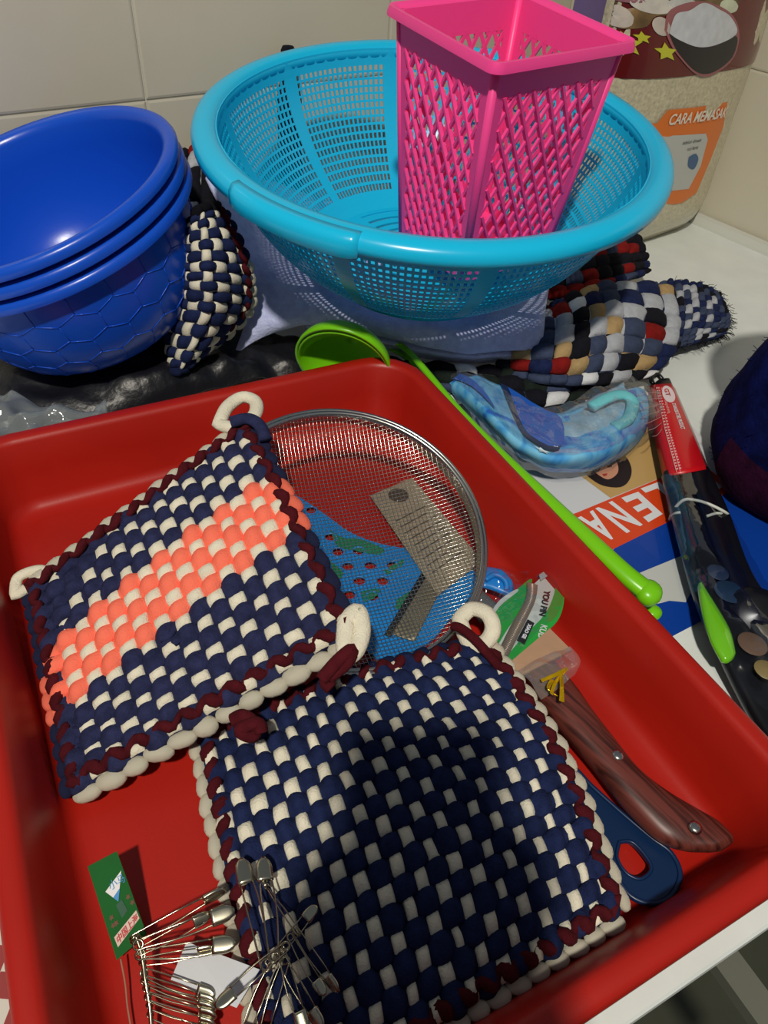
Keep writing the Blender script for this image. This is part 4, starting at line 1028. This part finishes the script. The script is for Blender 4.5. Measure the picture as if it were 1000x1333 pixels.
gridmesh('clear_bag', net(cs2, 10, 10), film('clear_bag_film', bump=1.0, bscale=60, k=.18, base=.045, haze=.05), bp_, 0, crumple(.006, 75, 8))
b = MB()
for k in range(7):
    b.tube(catmull([at(820+5*k, 520+8*k, .044), at(838+3*k, 512+9*k, .040), at(862, 510+8*k, .030)], 5), .0004, 4)
b.build('pleat', film('pleat_film', (240, 205, 205), haze=.3), bp_)

# ------------------------------------------------------------------ printed leaflet
lf = empty('leaflet', 'glossy leaflet with orange name band, face photo and blue waves under the tongs', 'leaflet')
def lp(name, pts, m_, z_, s=1, th=0):
    P = [at(x, y, z_) for x, y in pts]
    if s > 1: P = catmull(P+[P[0]], s)[:-1]
    return poly(name, P, m_, lf, th)
lp('sheet', [(640, 590), (870, 520), (1000, 664), (1130, 800), (1130, 830), (990, 770), (905, 770), (915, 806), (872, 830), (820, 850), (740, 760)], mat('gloss_white', (214, 216, 220), .3, coat=.3), .0012, 1, .0006)
mo = mat('orange_red_band', (222, 70, 26), .35, coat=.3); mb_ = mat('royal_blue', (12, 62, 158), .35, coat=.3)
lp('tan_photo', [(730, 600), (800, 560), (858, 556), (884, 612), (795, 648)], mat('tan_ground', (196, 160, 100), .4, coat=.3), .0016)
lp('orange_band', [(700, 686), (752, 667), (885, 612), (921, 609), (956, 637), (800, 714), (760, 735)], mo, .0017)
lp('blue_band', [(800, 714), (956, 637), (1000, 664), (1130, 790), (1130, 825), (1040, 800), (990, 772), (960, 740), (912, 722), (886, 724), (832, 746), (812, 752), (770, 744)], mb_, .0018)
lp('blue_wave', [(840, 790), (872, 782), (893, 784), (903, 765), (930, 758), (940, 800), (914, 808), (878, 827), (862, 836), (835, 815)], mb_, .0019)
lp('table_wave', [(812, 752), (832, 746), (886, 724), (905, 745), (893, 784), (872, 782), (850, 785)], mat('wave_white', (196, 200, 198), .4), .0017)
# face
lp('printed_hair', [(757, 611), (768, 598), (790, 590), (812, 592), (822, 608), (820, 624), (808, 634), (785, 632), (768, 622)], mat('hair_print', (40, 30, 32), .5), .0020, 4)
lp('printed_face', [(772, 611), (780, 600), (796, 594), (804, 604), (804, 616), (792, 624), (779, 618)], mat('skin_print', (206, 148, 120), .5), .0023, 4)
for pts in ([(775, 610), (781, 608), (782, 611), (776, 612)], [(790, 606), (797, 605), (797, 608), (790, 609)]): lp('printed_eye', pts, M_text_dark, .0026)
lp('printed_mouth', [(784, 617), (791, 616), (790, 619), (786, 620)], mat('lip_print', (170, 60, 60), .5), .0026)
# text: reads upside down from here
def letter(ch, bl, br, tl, tr_):
    c = D.curves.new('t', 'FONT'); c.body = ch; c.size = 1; c.offset = .03; o = D.objects.new('t', c); COL.objects.link(o); dg = bpy.context.evaluated_depsgraph_get(); me = D.meshes.new_from_object(o.evaluated_get(dg)); D.objects.remove(o); D.curves.remove(c)
    xs = [v.co.x for v in me.vertices]; ys = [v.co.y for v in me.vertices]; mx, Mx_ = min(xs), max(xs); my, My = min(ys), max(ys); q = [at(*p, .0021) for p in (bl, br, tl, tr_)]
    for v in me.vertices:
        a = (v.co.x-mx)/(Mx_-mx); b_ = (v.co.y-my)/(My-my); v.co = (q[0]*(1-a)+q[1]*a)*(1-b_)+(q[2]*(1-a)+q[3]*a)*b_
    me.materials.clear(); me.materials.append(M_white); me.name = 'printed_letter'; link(D.objects.new('printed_letter', me), lf)
for args in (('E', (831, 640), (809, 648), (863, 669), (844, 680)), ('N', (797, 652), (775, 662), (837, 683), (816, 694)), ('A', (772, 664), (752, 674), (806, 698), (788, 706)),
             ('L', (858, 627), (834, 636), (890, 656), (868, 664)), ('E', (884, 617), (864, 625), (916, 647), (897, 655)), ('E', (908, 607), (889, 615), (941, 634), (922, 643))): letter(*args)

# ------------------------------------------------------------------ tongs
tg = empty('tongs', 'black nylon kitchen tongs in clear sleeve with red card, held by a white band', 'tongs')
slab([(at(862, 618, .018), at(893, 616, .018)), (at(880, 690, .020), at(916, 682, .020)), (at(905, 780, .020), at(945, 765, .020)), (at(940, 860, .018), at(985, 840, .018)), (at(975, 930, .012), at(1030, 905, .012)), (at(1010, 985, .010), at(1060, 960, .010))], .012, n=6, e=3.5).build('arm', M_black, tg)
slab([(at(892, 617, .020), at(922, 614, .020)), (at(915, 680, .023), at(948, 672, .023)), (at(945, 760, .023), at(975, 745, .023)), (at(975, 820, .020), at(1010, 800, .020)), (at(1015, 900, .016), at(1060, 880, .016))], .014, n=6, e=3.5).build('arm', M_black, tg)
slab([(at(852, 500, .016), at(872, 496, .016)), (at(862, 560, .018), at(896, 552, .018)), (at(866, 622, .018), at(918, 616, .018))], .010, n=6).build('hinge_end', M_black, tg)
b = MB(); b.tube(catmull([at(850, 500, .018), at(848, 492, .020), at(856, 488, .021), at(862, 494, .018)], 4), .0026, 8); b.build('pull_ring', M_black, tg)
b = MB(); o_ = at(985, 800, .026); b.lathe([(0, .004), (.012, .003), (.020, 0), (.021, -.004), (.018, -.006)], 32, axis_matrix(o_, V((-.2, -.5, .8)))); b.build('tong_head', M_black, tg)
mrc = mat('red_card', (206, 18, 28), .35, coat=.4)
# folded red card around the hinge end
CL = [at(843, 503, .016), at(851, 560, .018), at(863, 620, .018)]; CM = [at(853, 501, .026), at(866, 560, .029), at(882, 618, .029)]; CR = [at(873, 499, .024), at(897, 555, .027), at(919, 611, .027)]
CE = [at(879, 506, .010), at(902, 560, .010), at(923, 612, .010)]
G = [[l, m_, r_, e_] for l, m_, r_, e_ in zip(catmull(CL, 6), catmull(CM, 6), catmull(CR, 6), catmull(CE, 6))]
gridmesh('red_card', G, mrc, tg, .0008)
cm0, cm1, cr0, cr1 = CM[0], CM[2], CR[0], CR[2]
def cf(a, t, off=.0010):    # a across from fold (0) to right (1), t along
    i = t*2; k = min(int(i), 1); q = i-k
    m_ = CM[k].lerp(CM[k+1], q); r_ = CR[k].lerp(CR[k+1], q); n = (CM[2]-CM[0]).cross(CR[1]-CM[1]).normalized(); n = n if n.z > 0 else -n
    return m_.lerp(r_, a)+n*off
Lc = (CM[2]-CM[0]).length; Wc = (CR[1]-CM[1]).length
textmesh('printed_text', 'STAINLESS STEEL PRODUCT', .0068, lambda x, y: cf(.62+y/Wc, .24+x/Lc), M_white, tg, bold=.0002, shear=.2, xs=.50)
textmesh('printed_text', 'kitchen tongs for cooking and serving', .0062, lambda x, y: cf(.28+y/Wc, .05+x/Lc), mat('pale_ink', (236, 170, 170), .5), tg, bold=.0001, xs=.46)
M_w2 = mat('badge_white', (232, 216, 220), .5)
cpt = [cf(.60+.34*math.cos(a), .13+.10*math.sin(a)) for a in [i*2*math.pi/20 for i in range(20)]]; poly('badge', cpt, M_w2, tg)
textmesh('printed_text', 'GT', .010, lambda x, y: cf(.44+y/Wc, .065+x/Lc, .0014), mrc, tg, bold=.0003)
b = MB()
for r_ in range(2):
    for c in range(30):
        p = cf(.02+.11*r_, .05+.031*c, .0012); e1 = (CM[2]-CM[0]).normalized()*.0011; e2 = (CR[1]-CM[1]).normalized()*.0011; b.box(p, e1, e2, V((0, 0, .00005)))
b.build('dotted_print', mat('pale_ink', (236, 170, 170)), tg, False)
for k in range(2):
    P = [cf(-.03+.13*k, t, .0012) for t in (.03, .5, .98)]; b = MB(); b.tube(P, .0003, 4); b.build('printed_line', mat('pale_ink', (0, 0, 0)), tg)
b = MB(); b.tube(catmull([at(872, 676, .008), at(877, 664, .020), at(890, 651, .032), at(905, 651, .033), at(925, 657, .034), at(946, 668, .030), at(949, 674, .014)], 5), .0013, 8)
b.tube(catmull([at(874, 672, .016), at(880, 668, .024), at(886, 667, .026)], 4), .0012, 8); b.tube(catmull([at(920, 672, .030), at(935, 668, .031), at(947, 672, .024)], 4), .0012, 8)
b.build('white_band', mat('white_rubber', (205, 208, 200), .45), tg)
slab([(at(908, 765, .026), at(914, 762, .026)), (at(914, 800, .028), at(930, 785, .028)), (at(925, 835, .028), at(950, 820, .028)), (at(940, 862, .024), at(957, 850, .024))], .008, n=6, e=2).build('lime_reflection', mat('lime_reflection_green', (110, 190, 30), .15, coat=.6), tg)  # solid green piece stands in for a green reflection in the clear sleeve
for (x, y, rx, c_) in ((950, 770, .011, (34, 58, 84)), (980, 838, .010, (110, 84, 66)), (998, 872, .008, (130, 116, 76)), (935, 745, .008, (36, 52, 80))):
    b = MB(); b.lathe([(0, .0015), (rx*.8, .001), (rx, 0)], 22, Matrix.Translation(at(x, y, .029))); b.build('sticker', mat('sticker_%d' % c_[0], c_, .4), tg)
sl = [[at(862, 618, .022), at(885, 616, .032), at(905, 615, .033), at(924, 612, .022)], [at(877, 690, .024), at(900, 686, .036), at(928, 680, .037), at(954, 674, .022)],
      [at(903, 780, .024), at(930, 770, .034), at(960, 756, .035), at(990, 744, .020)], [at(938, 862, .020), at(970, 850, .030), at(1010, 830, .030), at(1040, 812, .016)], [at(980, 945, .010), at(1010, 930, .018), at(1050, 905, .018), at(1080, 885, .010)]]
gridmesh('clear_sleeve', net(sl, 5, 7), film('sleeve_film', bump=.5, bscale=40), tg, 0, crumple(.003, 60, 7))

# ------------------------------------------------------------------ dark fuzzy bundle at the right edge
fz = empty('cloth_bundle', 'dark navy fuzzy cloth bundle with maroon side at the right edge', 'bundle')
fb = at(1046, 632, 0); mf1 = mat('navy_fleece', (12, 20, 74), .95, bump=.8, bscale=300, var=.45, vscale=60, spec=.1)
b = MB(); pr_ = [(.001, 0), (.070, 0), (.088, .012), (.096, .040), (.096, .075), (.090, .110), (.078, .138), (.074, .155), (.084, .178), (.092, .205), (.090, .235), (.074, .262), (.040, .280), (.001, .284)]
pr_ = [(p.x, p.y) for p in catmull([V((r, z, 0)) for r, z in pr_], 3)]
b.lathe(pr_, 56, Matrix.Translation(fb)); b.v = [p+(p-fb-V((0, 0, p.z))).normalized()*(.006*noise.noise(p*16)+.002*noise.noise(p*60)) for p in b.v]
b.build('navy_body', mf1, fz)
mf2 = mat('maroon_fleece', (42, 10, 36), .95, bump=.8, bscale=300, var=.45, vscale=60, spec=.1)
bm_ = MB(); bm_.lathe([(.0875, .008), (.0955, .022), (.0980, .036), (.0985, .048), (.0975, .056), (.093, .060)], 18, Matrix.Translation(fb), math.radians(188), math.radians(232))
bm_.v = [p+(p-fb-V((0, 0, p.z))).normalized()*(.006*noise.noise(p*16)+.002*noise.noise(p*60)) for p in bm_.v]; bm_.build('maroon_patch', mf2, fz)
fr = MB(); rr_ = random.Random(8)
for k in range(420):
    a = math.radians(rr_.uniform(120, 300)); i = rr_.randrange(3, len(pr_)-4); r_, z_ = pr_[i]; p = fb+V((r_*math.cos(a), r_*math.sin(a), z_)); dn = V((math.cos(a), math.sin(a), .2+rr_.uniform(-.5, .5)))
    fr.tube([p-dn*.002, p+dn*rr_.uniform(.001, .0025)+V((rr_.uniform(-.001, .001), 0, 0))], .0003, 3)
o = fr.build('fuzz', mf1, fz); o['kind'] = 'stuff'
# patterned cloth at left of the tray
mcp = D.materials.new('red_dotted_cloth'); mcp.use_nodes = True; nt = mcp.node_tree; q = nt.nodes['Principled BSDF']; q.inputs['Roughness'].default_value = .8
tc = nt.nodes.new('ShaderNodeTexCoord'); ck_ = nt.nodes.new('ShaderNodeTexChecker'); ck_.inputs['Scale'].default_value = 90; ck_.inputs[1].default_value = (*lin((210, 206, 196)), 1); ck_.inputs[2].default_value = (*lin((150, 60, 60)), 1)
nt.links.new(tc.outputs['Object'], ck_.inputs[0]); nt.links.new(ck_.outputs[0], q.inputs[0])
G = [[tv(-.20+.118*i/8, .012+.20*j/10, .002+.0008*math.sin(i*1.3+j)) for i in range(9)] for j in range(11)]
tag(recenter(gridmesh('cloth', G, mcp, None, .001)), 'pale cloth with red checks on the table, left of the tray', 'cloth')
# ------------------------------------------------------------------ the photographer's phone and hand, behind the lens
MP = cam.matrix_world.copy()
ph = empty('smartphone', 'black smartphone held above the table, taking the picture', 'phone'); ph.matrix_world = MP
def rr2(hx, hy, r, z, n=5):
    out = []
    for cx, cy, a0 in ((hx-r, hy-r, 0), (-hx+r, hy-r, 90), (-hx+r, -hy+r, 180), (hx-r, -hy+r, 270)):
        for k in range(n+1):
            a = math.radians(a0+90*k/n); out.append(V((cx+r*math.cos(a), cy+r*math.sin(a)-.058, z)))
    return out
b = MB(); b.ring_sweep([rr2(.036, .077, .009, .004), rr2(.0375, .0785, .010, .0055), rr2(.0375, .0785, .010, .0105), rr2(.036, .077, .009, .012)]); b.build('phone_body', M_black, ph)
hnd = empty('person', 'hand and dark sleeve holding the phone', 'person'); hnd.matrix_world = MP
sk = mat('skin', (190, 130, 100), .6); 
bmh = bmesh.new(); sl_l = bmh.verts.layers.skin.verify()
def chain(pts, radii, start=None):
    prev = start
    for p, r in zip(pts, radii):
        v = bmh.verts.new(p); v[sl_l].radius = (r, r)
        if prev: bmh.edges.new((prev, v))
        prev = v
    return prev
root_v = bmh.verts.new((.010, -.075, .032)); root_v[sl_l].radius = (.044, .024); root_v[sl_l].use_root = True
for k in range(4):
    y = -.045-.022*k; chain([(.030, y, .028), (-.010, y+.004, .022), (-.036, y+.006, .016), (-.0435, y+.006, .006), (-.038, y+.006, .0)], [.010, .009, .008, .0075, .006], root_v)
chain([(.036, -.080, .022), (.047, -.060, .012), (.046, -.036, .016), (.034, -.022, .018)], [.013, .011, .010, .008], root_v)
chain([(.040, -.130, .050), (.070, -.17, .085), (.120, -.24, .13)], [.034, .036, .040], root_v)
chain([(-.020, -.090, .028), (-.046, -.080, .016), (-.050, -.055, .012), (-.040, -.035, .016)], [.022, .013, .011, .008], root_v)
chain([(-.030, -.140, .048), (-.055, -.20, .080)], [.030, .038], root_v)
me = D.meshes.new('hand'); bmh.to_mesh(me); bmh.free(); me.materials.append(sk)
o = link(D.objects.new('hand', me), hnd); o.modifiers.new('k', 'SKIN').use_smooth_shade = True; s = o.modifiers.new('s', 'SUBSURF'); s.levels = 1; s.render_levels = 1
b = MB(); b.tube([V((.062, -.165, .080)), V((.10, -.22, .12)), V((.16, -.34, .18)), V((.22, -.50, .26))], [.050, .068, .082, .095], 16); b.tube([V((-.050, -.185, .075)), V((-.085, -.28, .12)), V((-.14, -.40, .18))], [.048, .062, .080], 16)
b.build('sleeve', mat('dark_sleeve', (30, 32, 40), .9), hnd)
